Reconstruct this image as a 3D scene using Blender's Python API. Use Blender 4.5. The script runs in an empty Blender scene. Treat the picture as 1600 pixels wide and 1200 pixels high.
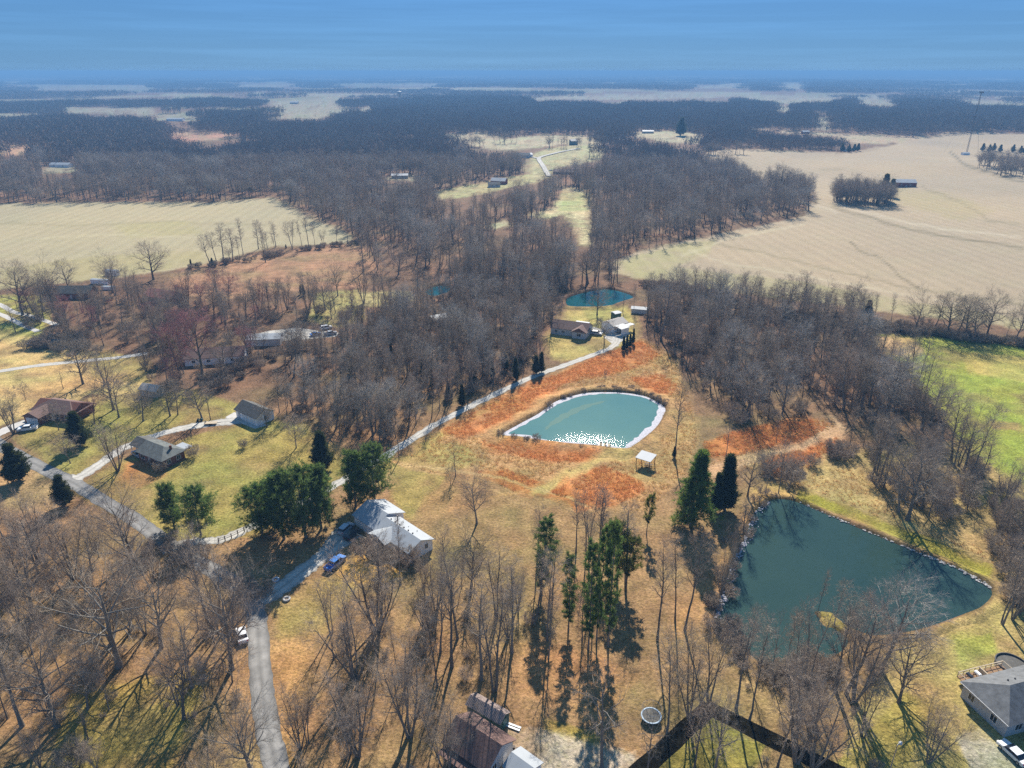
import bpy, bmesh, math, random
import numpy as np
from mathutils import Vector, Matrix, geometry

random.seed(7)
RNG = np.random.default_rng(11)
S = bpy.context.scene
COL = S.collection
# ------------------------------------------------------------------ camera
CAM_H, FPX, HORIZON = 100.0, 1110.0, 111.0
PITCH = math.atan((600 - HORIZON) / FPX)
cam = bpy.data.objects.new('camera', bpy.data.cameras.new('camera'))
COL.objects.link(cam)
cam.location = (0, 0, CAM_H)
cam.rotation_euler = (math.pi / 2 - PITCH, 0, 0)
cam.data.sensor_width = 36
cam.data.lens = FPX / 1600 * 36
cam.data.clip_start = 1
cam.data.clip_end = 120000
S.camera = cam
# ------------------------------------------------------------------ light
SUN_AZ, SUN_EL = math.radians(6.5), math.radians(37)
world = bpy.data.worlds.new('World')
S.world = world
world.use_nodes = True
wn, wl = world.node_tree.nodes, world.node_tree.links
wn.clear()
wo = wn.new('ShaderNodeOutputWorld')
bg = wn.new('ShaderNodeBackground')
bg.inputs['Strength'].default_value = 0.10
sky = wn.new('ShaderNodeTexSky')
sky.sky_type = 'NISHITA'
sky.sun_disc = False
sky.sun_elevation = SUN_EL
sky.sun_rotation = SUN_AZ
sky.altitude = 100
sky.air_density = 1.0
sky.dust_density = 0.0
sky.ozone_density = 4.0
tint = wn.new('ShaderNodeMix'); tint.data_type = 'RGBA'; tint.blend_type = 'MULTIPLY'
tint.inputs['Factor'].default_value = 1.0
tint.inputs['B'].default_value = (0.05, 0.078, 0.14, 1)
wl.new(sky.outputs['Color'], tint.inputs['A'])
# thin streaks of high cloud, the same all round the sky
wtc = wn.new('ShaderNodeTexCoord'); wmp = wn.new('ShaderNodeMapping')
wmp.inputs['Scale'].default_value = (2.2, 2.2, 60)
wns = wn.new('ShaderNodeTexNoise'); wns.inputs['Scale'].default_value = 1.7
wns.inputs['Detail'].default_value = 6; wns.inputs['Roughness'].default_value = 0.55
wrp = wn.new('ShaderNodeMapRange')
wrp.inputs['From Min'].default_value = 0.42; wrp.inputs['From Max'].default_value = 0.75
wrp.inputs['To Min'].default_value = 0.95; wrp.inputs['To Max'].default_value = 1.09
wmx = wn.new('ShaderNodeVectorMath'); wmx.operation = 'SCALE'
wl.new(wtc.outputs['Generated'], wmp.inputs['Vector']); wl.new(wmp.outputs['Vector'], wns.inputs['Vector'])
wl.new(wns.outputs['Fac'], wrp.inputs['Value']); wl.new(wrp.outputs['Result'], wmx.inputs['Scale'])
air = wn.new('ShaderNodeMix'); air.data_type = 'RGBA'; air.blend_type = 'ADD'     # constant blue added to even the sky out and lift the ambient light
air.inputs['Factor'].default_value = 1.0; air.inputs['B'].default_value = (0.40, 1.10, 2.12, 1)
wl.new(tint.outputs['Result'], air.inputs['A']); wl.new(air.outputs['Result'], wmx.inputs[0]); wl.new(wmx.outputs['Vector'], bg.inputs['Color'])
wl.new(bg.outputs['Background'], wo.inputs['Surface'])
sun_data = bpy.data.lights.new('sun', 'SUN')
sun_data.energy = 4.9
sun_data.angle = math.radians(0.53)
sun_data.color = (1.0, 0.93, 0.82)
sun = bpy.data.objects.new('sun', sun_data)
COL.objects.link(sun)
sdir = Vector((math.sin(SUN_AZ) * math.cos(SUN_EL), math.cos(SUN_AZ) * math.cos(SUN_EL), math.sin(SUN_EL)))
sun.rotation_euler = sdir.to_track_quat('Z', 'Y').to_euler()
sun.location = (0, 0, 400)
vs = S.view_settings
S.display_settings.display_device = 'sRGB'
vs.view_transform = 'Standard'; vs.look = 'None'; vs.exposure = 1.0; vs.gamma = 1; vs.use_curve_mapping = False
cy = S.cycles
cy.max_bounces = 4; cy.diffuse_bounces = 3; cy.glossy_bounces = 2; cy.transmission_bounces = 2
cy.transparent_max_bounces = 4; cy.volume_bounces = 0
cy.use_adaptive_sampling = True; cy.adaptive_threshold = 0.01
cy.use_denoising = False
HAZE_DENSITY = 0.00024

# ------------------------------------------------------------------ picture plane <-> place
cp, sp = math.cos(PITCH), math.sin(PITCH)
def at(px, py, z=0.0):
    dx, dy = (px - 800) / FPX, (600 - py) / FPX
    d = (dx, cp + dy * sp, -sp + dy * cp)
    t = (z - CAM_H) / d[2]
    return Vector((d[0] * t, d[1] * t, z))
def project(x, y, z=0.0):
    zz = z - CAM_H
    zc = y * cp - zz * sp
    yc = y * sp + zz * cp
    ok = zc > 1.0
    zs = np.where(ok, zc, 1.0)
    return np.where(ok, 800 + FPX * x / zs, -9999), np.where(ok, 600 - FPX * yc / zs, 9999)
def height_for(py_base, py_top):
    d = at(800, py_base).y
    dy = (600 - py_top) / FPX
    return CAM_H + d * (-sp + dy * cp) / (cp + dy * sp)

# ------------------------------------------------------------------ noise, polygons
def _hash(ix, iy, seed):
    h = (ix.astype(np.int64) * 374761393 + iy.astype(np.int64) * 668265263 + seed * 974711) & 0xffffffff
    h = ((h ^ (h >> 13)) * 1274126177) & 0xffffffff
    return ((h ^ (h >> 16)) & 0xffffff) / float(0xffffff)
def vnoise(x, y, seed=0):
    ix, iy = np.floor(x), np.floor(y)
    fx, fy = x - ix, y - iy
    fx, fy = fx * fx * (3 - 2 * fx), fy * fy * (3 - 2 * fy)
    a, b = _hash(ix, iy, seed), _hash(ix + 1, iy, seed)
    c, d = _hash(ix, iy + 1, seed), _hash(ix + 1, iy + 1, seed)
    return (a * (1 - fx) + b * fx) * (1 - fy) + (c * (1 - fx) + d * fx) * fy
def fbm(x, y, seed=0, octaves=4):
    t, amp, tot = 0, 1.0, 0.0
    for k in range(octaves):
        t = t + amp * vnoise(x * 2 ** k, y * 2 ** k, seed + k * 17)
        tot += amp
        amp *= 0.5
    return t / tot
def inside(px, py, poly):
    res = np.zeros(px.shape, bool)
    p = np.asarray(poly, float)
    m = (px >= p[:, 0].min()) & (px <= p[:, 0].max()) & (py >= p[:, 1].min()) & (py <= p[:, 1].max())
    if not m.any():
        return res
    x, y = px[m], py[m]
    r = np.zeros(x.shape, bool)
    j = len(p) - 1
    for i in range(len(p)):
        xi, yi, xj, yj = p[i, 0], p[i, 1], p[j, 0], p[j, 1]
        if yi != yj:
            c = (yi > y) != (yj > y)
            r ^= c & (x < (xj - xi) * (y - yi) / (yj - yi) + xi)
        j = i
    res[m] = r
    return res
def seg_dist(x, y, pts):
    d = np.full(x.shape, 1e9)
    for (ax, ay), (bx, by) in zip(pts[:-1], pts[1:]):
        vx, vy = bx - ax, by - ay
        t = np.clip(((x - ax) * vx + (y - ay) * vy) / (vx * vx + vy * vy + 1e-9), 0, 1)
        d = np.minimum(d, np.hypot(x - ax - t * vx, y - ay - t * vy))
    return d
def lin(c):
    c = np.asarray(c, float) / 255.0
    return np.where(c <= 0.04045, c / 12.92, ((c + 0.055) / 1.055) ** 2.4)
def smooth_line(pts, closed=False, step=6):
    P = [Vector(p) for p in pts]
    n = len(P); out = []
    rng = range(n) if closed else range(n - 1)
    for i in rng:
        g = (lambda k: P[k % n]) if closed else (lambda k: P[min(max(k, 0), n - 1)])
        p0, p1, p2, p3 = g(i - 1), g(i), g(i + 1), g(i + 2)
        for s in range(step):
            t = s / step
            out.append(0.5 * ((2 * p1) + (p2 - p0) * t + (2 * p0 - 5 * p1 + 4 * p2 - p3) * t * t + (3 * p1 - p0 - 3 * p2 + p3) * t ** 3))
    if not closed:
        out.append(P[-1].copy())
    return out

# ------------------------------------------------------------------ terrain
def terrain(x, y):
    r = np.hypot(x, y)
    w = np.clip((r - 430) / 500, 0, 1)
    w = w * w * (3 - 2 * w)
    h = w * ((fbm(x / 260.0, y / 260.0, 3, 3) - 0.5) * 15 + (fbm(x / 1100.0, y / 1100.0, 9, 2) - 0.5) * 22)
    far = np.clip((r - 9000) / 12000, 0, 1)
    h = h + far * far * (fbm(x / 3800.0, y / 3800.0, 21, 3) * 120 - 6)
    h = np.minimum(h, 92 + h * 0.04)
    return h

# ------------------------------------------------------------------ object helpers
def new_mesh(name, verts, faces, mats=None, fmat=None, smooth=False):
    me = bpy.data.meshes.new(name)
    me.from_pydata([tuple(v) for v in verts], [], faces)
    for m in mats or []:
        me.materials.append(m)
    if fmat is not None:
        me.polygons.foreach_set('material_index', fmat)
    if smooth:
        me.polygons.foreach_set('use_smooth', [True] * len(me.polygons))
    me.update()
    return me
def array_mesh(name, verts, loops, starts, totals, mats, fmat=None, smooth=False):
    me = bpy.data.meshes.new(name)
    me.vertices.add(len(verts)); me.vertices.foreach_set('co', np.ascontiguousarray(verts, np.float32).ravel())
    me.loops.add(len(loops)); me.loops.foreach_set('vertex_index', np.ascontiguousarray(loops, np.int32))
    me.polygons.add(len(starts)); me.polygons.foreach_set('loop_start', np.ascontiguousarray(starts, np.int32))
    try:
        me.polygons.foreach_set('loop_total', np.ascontiguousarray(totals, np.int32))
    except Exception:
        pass
    for m in mats:
        me.materials.append(m)
    if fmat is not None:
        me.polygons.foreach_set('material_index', np.ascontiguousarray(fmat, np.int32))
    me.polygons.foreach_set('use_smooth', np.full(len(starts), smooth))
    me.update(calc_edges=True)
    return me
def link(name, data, parent=None, loc=None):
    o = bpy.data.objects.new(name, data)
    COL.objects.link(o)
    if parent is not None:
        o.parent = parent
    if loc is not None:
        o.location = loc
    return o
def tag(o, label, cat, group=None):
    o['label'] = label; o['category'] = cat
    if group:
        o['group'] = group
    return o
def thing(name, label, cat, loc=(0, 0, 0), rz=0.0, group=None):
    o = link(name, None, None, loc)
    o.empty_display_size = 0.5
    o.rotation_euler = (0, 0, rz)
    return tag(o, label, cat, group)
def structure(o):
    o['kind'] = 'structure'; return o
class MB:
    """collects solids into one mesh"""
    def __init__(self):
        self.v, self.f = [], []
    def add(self, vs, fs):
        b = len(self.v)
        self.v += [tuple(v) for v in vs]
        self.f += [tuple(b + i for i in f) for f in fs]
        return self
    def box(self, x0, x1, y0, y1, z0, z1):
        return self.add([(x0, y0, z0), (x1, y0, z0), (x1, y1, z0), (x0, y1, z0), (x0, y0, z1), (x1, y0, z1), (x1, y1, z1), (x0, y1, z1)],
                        [(0, 3, 2, 1), (4, 5, 6, 7), (0, 1, 5, 4), (1, 2, 6, 5), (2, 3, 7, 6), (3, 0, 4, 7)])
    def prism(self, poly, a, b):
        """polygon of 3d points swept from offset a to offset b (vectors)"""
        n = len(poly); a, b = Vector(a), Vector(b)
        vs = [Vector(p) + a for p in poly] + [Vector(p) + b for p in poly]
        fs = [tuple(range(n - 1, -1, -1)), tuple(range(n, 2 * n))] + [(i, (i + 1) % n, n + (i + 1) % n, n + i) for i in range(n)]
        return self.add(vs, fs)
    def tube(self, p, q, r0, r1=None, n=8):
        p, q = Vector(p), Vector(q); r1 = r0 if r1 is None else r1
        d = (q - p).normalized(); u = d.orthogonal().normalized(); w = d.cross(u)
        vs = []
        for c, r in ((p, r0), (q, r1)):
            vs += [c + (u * math.cos(2 * math.pi * k / n) + w * math.sin(2 * math.pi * k / n)) * r for k in range(n)]
        fs = [(i, (i + 1) % n, n + (i + 1) % n, n + i) for i in range(n)] + [tuple(range(n - 1, -1, -1)), tuple(range(n, 2 * n))]
        return self.add(vs, fs)
    def ring(self, c, R, r, n=20, m=6, sx=1, sz=1):
        vs, fs = [], []
        for i in range(n):
            a = 2 * math.pi * i / n
            for j in range(m):
                b = 2 * math.pi * j / m
                rr = R + r * math.cos(b)
                vs.append((c[0] + rr * math.cos(a) * sx, c[1] + rr * math.sin(a), c[2] + r * math.sin(b) * sz))
        for i in range(n):
            for j in range(m):
                fs.append((i * m + j, ((i + 1) % n) * m + j, ((i + 1) % n) * m + (j + 1) % m, i * m + (j + 1) % m))
        return self.add(vs, fs)
    def build(self, name, mat, parent=None, loc=None, bevel=0.0, smooth=False):
        me = new_mesh(name, self.v, self.f, [mat], smooth=smooth)
        bm = bmesh.new(); bm.from_mesh(me)
        bmesh.ops.recalc_face_normals(bm, faces=bm.faces)
        if bevel:
            bmesh.ops.bevel(bm, geom=[e for e in bm.edges if len(e.link_faces) == 2 and e.calc_face_angle(0) > 0.5], offset=bevel, segments=2, affect='EDGES', clamp_overlap=True)
        bm.to_mesh(me); bm.free()
        return link(name, me, parent, loc)

# ------------------------------------------------------------------ materials
def material(name, color, rough=0.8, vary=0.25, scale=1.0, spec=0.3, metal=0.0, bump=0.0, rand=0.0, rand_color=None, second=None, coat=0.0, leaf=0.0):
    """colour broken up by two scales of noise; rand mixes to rand_color per object"""
    m = bpy.data.materials.new(name); m.use_nodes = True
    n, l = m.node_tree.nodes, m.node_tree.links
    b = n['Principled BSDF']
    b.inputs['Roughness'].default_value = rough
    b.inputs['Metallic'].default_value = metal
    b.inputs['Specular IOR Level'].default_value = spec
    if coat:
        b.inputs['Coat Weight'].default_value = coat; b.inputs['Coat Roughness'].default_value = 0.06
    tc = n.new('ShaderNodeTexCoord')
    nz = n.new('ShaderNodeTexNoise'); nz.inputs['Scale'].default_value = scale; nz.inputs['Detail'].default_value = 5; nz.inputs['Roughness'].default_value = 0.65
    l.new(tc.outputs['Object'], nz.inputs['Vector'])
    mx = n.new('ShaderNodeMix'); mx.data_type = 'RGBA'
    c = Vector(color[:3]); c2 = Vector(second[:3]) if second else c * (1 + vary)
    mx.inputs['A'].default_value = (*(c * (1 - vary)), 1); mx.inputs['B'].default_value = (*c2, 1)
    mr = n.new('ShaderNodeMapRange'); mr.inputs['From Min'].default_value = 0.3; mr.inputs['From Max'].default_value = 0.7
    l.new(nz.outputs['Fac'], mr.inputs['Value']); l.new(mr.outputs['Result'], mx.inputs['Factor'])
    out = mx.outputs['Result']
    if rand:
        oi = n.new('ShaderNodeObjectInfo'); mq = n.new('ShaderNodeMath'); mq.operation = 'MULTIPLY'; mq.inputs[1].default_value = rand
        m2 = n.new('ShaderNodeMix'); m2.data_type = 'RGBA'
        m2.inputs['B'].default_value = (*rand_color, 1)
        l.new(oi.outputs['Random'], mq.inputs[0]); l.new(mq.outputs[0], m2.inputs['Factor']); l.new(out, m2.inputs['A'])
        out = m2.outputs['Result']
    l.new(out, b.inputs['Base Color'])
    if bump:
        bp = n.new('ShaderNodeBump'); bp.inputs['Strength'].default_value = bump; bp.inputs['Distance'].default_value = 0.1
        l.new(nz.outputs['Fac'], bp.inputs['Height']); l.new(bp.outputs['Normal'], b.inputs['Normal'])
    if leaf:       # thin blades let some light through
        translucent(m, out, leaf)
    return m
def translucent(m, colour, fac):
    n, l = m.node_tree.nodes, m.node_tree.links
    t = n.new('ShaderNodeBsdfTranslucent'); s = n.new('ShaderNodeMixShader'); s.inputs[0].default_value = fac
    l.new(colour, t.inputs['Color'])
    l.new(n['Principled BSDF'].outputs[0], s.inputs[1]); l.new(t.outputs[0], s.inputs[2]); l.new(s.outputs[0], n['Material Output'].inputs['Surface'])
def wheel_tracks(m, amount=1.0):
    n, l = m.node_tree.nodes, m.node_tree.links
    b = n['Principled BSDF']; src = b.inputs['Base Color'].links[0].from_socket
    a = n.new('ShaderNodeAttribute'); a.attribute_name = 'wear'
    v = n.new('ShaderNodeVectorMath'); v.operation = 'SCALE'
    l.new(src, v.inputs[0]); l.new(a.outputs['Fac'], v.inputs['Scale']); l.new(v.outputs['Vector'], b.inputs['Base Color'])
def ground_material(name):
    m = bpy.data.materials.new(name); m.use_nodes = True
    n, l = m.node_tree.nodes, m.node_tree.links
    b = n['Principled BSDF']; b.inputs['Roughness'].default_value = 0.95; b.inputs['Specular IOR Level'].default_value = 0.1
    at_ = n.new('ShaderNodeAttribute'); at_.attribute_name = 'Col'
    sa = n.new('ShaderNodeAttribute'); sa.attribute_name = 'stripe'
    geo = n.new('ShaderNodeNewGeometry')
    def noise(scale, detail, rough=0.6):
        z = n.new('ShaderNodeTexNoise'); z.inputs['Scale'].default_value = scale; z.inputs['Detail'].default_value = detail
        z.inputs['Roughness'].default_value = rough
        l.new(geo.outputs['Position'], z.inputs['Vector']); return z
    def rng(sock, a, b_, c, d):
        r = n.new('ShaderNodeMapRange'); r.inputs['From Min'].default_value = a; r.inputs['From Max'].default_value = b_
        r.inputs['To Min'].default_value = c; r.inputs['To Max'].default_value = d
        l.new(sock, r.inputs['Value']); return r.outputs['Result']
    def mul(a, b_):
        q = n.new('ShaderNodeMath'); q.operation = 'MULTIPLY'
        l.new(a, q.inputs[0])
        if hasattr(b_, 'is_linked'): l.new(b_, q.inputs[1])
        else: q.inputs[1].default_value = b_
        return q.outputs[0]
    fine, mid, big = noise(1.6, 7, 0.72), noise(0.22, 5, 0.6), noise(0.035, 4)
    k = mul(rng(fine.outputs['Fac'], 0.3, 0.7, 0.42, 1.56), rng(mid.outputs['Fac'], 0.3, 0.7, 0.66, 1.3))
    k = mul(k, rng(big.outputs['Fac'], 0.3, 0.7, 0.88, 1.12))
    ev = n.new('ShaderNodeMix'); ev.data_type = 'FLOAT'; ev.inputs['B'].default_value = 1.0
    f5 = n.new('ShaderNodeMath'); f5.operation = 'MULTIPLY'; f5.inputs[1].default_value = 0.82
    l.new(sa.outputs['Fac'], f5.inputs[0]); l.new(f5.outputs[0], ev.inputs['Factor']); l.new(k, ev.inputs['A'])
    k = ev.outputs['Result']
    # tractor passes on the crop fields
    rot = n.new('ShaderNodeMapping'); rot.inputs['Rotation'].default_value = (0, 0, math.radians(-ROW_ANGLE))
    l.new(geo.outputs['Position'], rot.inputs['Vector'])
    wv = n.new('ShaderNodeTexWave'); wv.bands_direction = 'X'; wv.inputs['Scale'].default_value = 0.034
    wv.inputs['Distortion'].default_value = 1.4; wv.inputs['Detail'].default_value = 3; wv.inputs['Detail Scale'].default_value = 0.02
    l.new(rot.outputs['Vector'], wv.inputs['Vector'])
    w2 = rng(wv.outputs['Fac'], 0.0, 1.0, 0.945, 1.025)
    sm = n.new('ShaderNodeMix'); sm.data_type = 'FLOAT'; sm.inputs['A'].default_value = 1.0
    l.new(sa.outputs['Fac'], sm.inputs['Factor']); l.new(w2, sm.inputs['B'])
    k = mul(k, sm.outputs['Result'])
    vm = n.new('ShaderNodeVectorMath'); vm.operation = 'SCALE'
    l.new(at_.outputs['Color'], vm.inputs[0]); l.new(k, vm.inputs['Scale'])
    # blades and leaves of another hue
    n4 = noise(0.9, 6, 0.75)
    mh = n.new('ShaderNodeMix'); mh.data_type = 'RGBA'; mh.blend_type = 'MULTIPLY'
    mh.inputs['B'].default_value = (0.84, 0.88, 0.74, 1)
    l.new(rng(n4.outputs['Fac'], 0.45, 0.65, 0, 1), mh.inputs['Factor']); l.new(vm.outputs['Vector'], mh.inputs['A'])
    l.new(mh.outputs['Result'], b.inputs['Base Color'])
    bp = n.new('ShaderNodeBump'); bp.inputs['Strength'].default_value = 0.9; bp.inputs['Distance'].default_value = 0.35
    l.new(fine.outputs['Fac'], bp.inputs['Height']); l.new(bp.outputs['Normal'], b.inputs['Normal'])
    return m
def water_material(name, deep, second, rough, bump, scale, gust=None):
    m = material(name, deep, rough=rough, vary=0.0, scale=0.03, spec=0.5, second=second)
    n, l = m.node_tree.nodes, m.node_tree.links
    b = n['Principled BSDF']; b.inputs['IOR'].default_value = 1.33
    tc = n.new('ShaderNodeTexCoord'); z = n.new('ShaderNodeTexNoise')
    z.inputs['Scale'].default_value = scale; z.inputs['Detail'].default_value = 4
    l.new(tc.outputs['Object'], z.inputs['Vector'])
    bp = n.new('ShaderNodeBump'); bp.inputs['Strength'].default_value = bump; bp.inputs['Distance'].default_value = 0.1
    l.new(z.outputs['Fac'], bp.inputs['Height']); l.new(bp.outputs['Normal'], b.inputs['Normal'])
    if gust:      # a breath of wind ruffles one patch of the surface: centre, radius, strength
        (cx_, cy_), (rx_, ry_), amt = gust
        mp = n.new('ShaderNodeMapping'); mp.inputs['Location'].default_value = (-cx_ / rx_, -cy_ / ry_, 0); mp.inputs['Scale'].default_value = (1 / rx_, 1 / ry_, 0)
        gr = n.new('ShaderNodeTexGradient'); gr.gradient_type = 'SPHERICAL'
        ma = n.new('ShaderNodeMath'); ma.operation = 'MULTIPLY_ADD'; ma.inputs[1].default_value = amt; ma.inputs[2].default_value = bump
        l.new(tc.outputs['Object'], mp.inputs['Vector']); l.new(mp.outputs['Vector'], gr.inputs['Vector'])
        l.new(gr.outputs['Fac'], ma.inputs[0]); l.new(ma.outputs[0], bp.inputs['Strength'])
    return m

# rows of the right-hand crop field run along this bearing
_a, _b = at(1150, 362), at(1340, 470)
ROW_ANGLE = math.degrees(math.atan2(_b.y - _a.y, _b.x - _a.x)) - 90
M = {}
M['ground'] = ground_material('ground')
M['bark'] = material('bark', (0.125, 0.107, 0.088), 0.9, 0.3, 2.0, 0.1, rand=0.8, rand_color=(0.25, 0.235, 0.21))
M['twig'] = material('twig', (0.32, 0.265, 0.20), 0.9, 0.25, 0.4, 0.1, rand=0.9, rand_color=(0.37, 0.285, 0.22))
M['pale_twig'] = material('pale_twig', (0.40, 0.36, 0.31), 0.9, 0.2, 0.4, 0.1)
M['red_twig'] = material('red_twig', (0.36, 0.17, 0.16), 0.9, 0.25, 0.4, 0.1)
M['pine'] = material('pine_needles', (0.085, 0.16, 0.045), 0.75, 0.5, 0.45, 0.2, rand=0.5, rand_color=(0.12, 0.165, 0.05), second=(0.19, 0.285, 0.065), leaf=0.5)
M['bright_pine'] = material('bright_pine_needles', (0.09, 0.175, 0.04), 0.75, 0.4, 0.45, 0.2, second=(0.19, 0.28, 0.055), leaf=0.5)
M['yellow_pine'] = material('yellow_pine_needles', (0.11, 0.14, 0.03), 0.75, 0.4, 0.45, 0.2, second=(0.19, 0.20, 0.04), leaf=0.5)
M['cedar'] = material('cedar_needles', (0.05, 0.07, 0.033), 0.8, 0.4, 0.6, 0.15, rand=0.5, rand_color=(0.04, 0.06, 0.02), second=(0.09, 0.095, 0.035), leaf=0.5)
M['asphalt'] = material('asphalt', (0.205, 0.197, 0.185), 0.85, 0.28, 0.35, 0.3, bump=0.15)
M['dark_strip_mat'] = material('dark_strip_mat', (0.004, 0.004, 0.003), 0.95, 0.5, 0.9, 0.0, bump=0.4, second=(0.016, 0.014, 0.008))  # near-black surface of the V-shaped strips
M['gravel'] = material('gravel', (0.42, 0.40, 0.36), 0.95, 0.22, 1.5, 0.2, bump=0.4)
wheel_tracks(M['asphalt']); wheel_tracks(M['gravel'])
M['concrete'] = material('concrete', (0.46, 0.44, 0.41), 0.9, 0.12, 0.8, 0.2)
M['ice'] = material('ice', (0.28, 0.28, 0.33), 0.7, 0.35, 2.2, 0.3, bump=0.5, second=(0.46, 0.46, 0.52))
M['rock'] = material('rock', (0.30, 0.27, 0.25), 0.9, 0.4, 1.5, 0.3, second=(0.5, 0.48, 0.46))
M['white_metal'] = material('white_metal', (0.31, 0.335, 0.36), 0.6, 0.07, 0.5, 0.25)
M['grey_roof'] = material('grey_shingle', (0.125, 0.13, 0.135), 0.85, 0.34, 0.9, 0.3, bump=0.3)
M['dark_roof'] = material('dark_shingle', (0.085, 0.085, 0.08), 0.85, 0.34, 0.9, 0.3, bump=0.3)
M['green_roof'] = material('green_grey_shingle', (0.105, 0.115, 0.11), 0.85, 0.34, 0.9, 0.3, bump=0.3)
M['brown_roof'] = material('brown_shingle', (0.15, 0.09, 0.075), 0.85, 0.3, 3.0, 0.3, bump=0.3)
M['tan_roof'] = material('tan_metal_roof', (0.42, 0.38, 0.34), 0.7, 0.15, 1.0, 0.3)
M['red_roof'] = material('red_roof', (0.36, 0.15, 0.11), 0.8, 0.2, 1.0, 0.3)
M['white_wall'] = material('white_siding', (0.82, 0.82, 0.84), 0.7, 0.05, 0.8, 0.3)
M['grey_wall'] = material('grey_siding', (0.46, 0.47, 0.49), 0.75, 0.08, 0.8, 0.3)
M['tan_wall'] = material('tan_siding', (0.42, 0.36, 0.28), 0.8, 0.1, 0.8, 0.3)
M['brick'] = material('brick_wall', (0.20, 0.085, 0.06), 0.9, 0.3, 6.0, 0.2)
M['red_wall'] = material('red_barn_boards', (0.20, 0.045, 0.035), 0.85, 0.25, 1.0, 0.2)
M['green_wall'] = material('green_boards', (0.05, 0.10, 0.085), 0.8, 0.2, 1.0, 0.3)
M['trim'] = material('white_trim', (0.72, 0.72, 0.72), 0.6, 0.04, 1.0, 0.4)
M['glass'] = material('window_glass', (0.02, 0.025, 0.035), 0.08, 0.2, 1.0, 0.6)
M['wood'] = material('wood', (0.24, 0.15, 0.085), 0.85, 0.3, 2.0, 0.2)
M['pale_wood'] = material('pale_wood', (0.45, 0.37, 0.27), 0.85, 0.25, 2.0, 0.2)
M['pole_wood'] = material('pole_wood', (0.15, 0.12, 0.095), 0.9, 0.25, 2.0, 0.2)
M['rubber'] = material('rubber', (0.02, 0.02, 0.02), 0.9, 0.3, 4.0, 0.3)
M['steel'] = material('steel', (0.45, 0.46, 0.47), 0.4, 0.1, 2.0, 0.5, metal=0.6)
M['dark_steel'] = material('dark_steel', (0.06, 0.06, 0.065), 0.5, 0.2, 2.0, 0.5)
M['blue_paint'] = material('blue_paint', (0.02, 0.16, 0.50), 0.3, 0.06, 1.0, 0.5, coat=0.8)
M['white_paint'] = material('white_paint', (0.75, 0.76, 0.78), 0.3, 0.04, 1.0, 0.5, coat=0.8)
M['black_paint'] = material('black_paint', (0.018, 0.018, 0.022), 0.3, 0.1, 1.0, 0.5, coat=0.8)
M['silver_paint'] = material('silver_paint', (0.42, 0.46, 0.52), 0.35, 0.06, 1.0, 0.5, coat=0.8)
M['lamp_glass'] = material('lamp_glass', (0.8, 0.8, 0.78), 0.15, 0.02, 1.0, 0.5)
M['red_lens'] = material('red_lens', (0.35, 0.02, 0.02), 0.2, 0.05, 1.0, 0.5)
M['blue_pad'] = material('pale_blue_pad', (0.30, 0.39, 0.48), 0.6, 0.1, 1.0, 0.3)
M['mesh_mat'] = material('trampoline_mat', (0.10, 0.095, 0.085), 0.8, 0.3, 1.5, 0.2)
M['green_plastic'] = material('green_plastic', (0.03, 0.13, 0.12), 0.5, 0.1, 2.0, 0.4)
M['water_a'] = water_material('turquoise_water', (0.075, 0.172, 0.172), (0.10, 0.20, 0.178), 0.055, 0.05, 4.2, ((at(918, 694).x, at(918, 694).y), (18.0, 11.0), 0.55))
M['water_b'] = water_material('slate_green_water', (0.021, 0.047, 0.043), (0.032, 0.062, 0.052), 0.035, 0.07, 1.6)
M['water_c'] = water_material('deep_teal_water', (0.006, 0.06, 0.075), (0.012, 0.09, 0.10), 0.03, 0.05, 1.2)

# ------------------------------------------------------------------ where things lie (outlines measured in the photograph, laid on the ground)
POND_A = [(783,680),(810,663),(843,645),(866,628),(900,617),(926,613),(966,613),(1000,617),(1020,624),(1040,637),(1036,653),(1026,668),(1010,682),(996,693),(976,702),(933,698),(883,693),(850,690),(816,684)]
POND_B = [(1116,960),(1133,917),(1139,887),(1163,840),(1179,800),(1199,783),(1226,780),(1253,787),(1299,807),(1366,835),(1433,863),(1499,890),(1549,920),(1539,945),(1499,963),(1433,985),(1375,993),(1348,989),(1326,979),(1304,967),(1284,957),(1274,958),(1286,970),(1308,985),(1326,1002),(1312,1021),(1272,1036),(1233,1040),(1200,1043),(1180,1030),(1143,1003),(1122,978)]
POND_C = [(885,467),(902,460),(928,454),(950,452),(971,456),(989,463),(986,467),(964,474),(954,478),(933,480),(906,480),(887,478)]
POND_D = [(664,457),(676,449),(692,446),(704,450),(696,459),(676,463)]
ROAD = [(-60,655),(0,695),(60,728),(117,756),(165,785),(215,815),(262,850),(330,890),(385,925),(400,960),(405,1020),(412,1100),(425,1170),(445,1260),(470,1400)]
DRIVE_BRICK = [(104,752),(130,742),(160,722),(188,703),(222,688),(262,675),(300,666),(345,660),(378,656)]
DRIVE_BROWN = [(-30,690),(0,676),(28,664),(50,657),(85,652)]
DRIVE_WHITE = [(398,940),(430,925),(470,895),(505,868),(530,845),(545,832)]
DRIVE_LONG = [(252,862),(290,848),(345,843),(390,824),(440,800),(500,772),(545,745),(590,720),(630,695),(680,664),(735,635),(790,608),(840,586),(890,568),(930,553),(955,543),(966,532),(962,522),(945,518),(925,512)]
DRIVE_LEFT = [(-40,588),(0,580),(60,571),(110,566),(150,562),(190,558),(230,552)]
PATH_TOP = [(-40,462),(0,476),(20,487),(45,493),(70,501),(90,508)]
PATH_LOW = [(-40,478),(0,491),(20,500),(40,510),(60,518)]
STRIP_L = [(1111,1104),(937,1262)]
STRIP_R = [(1103,1104),(1432,1268)]

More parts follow.
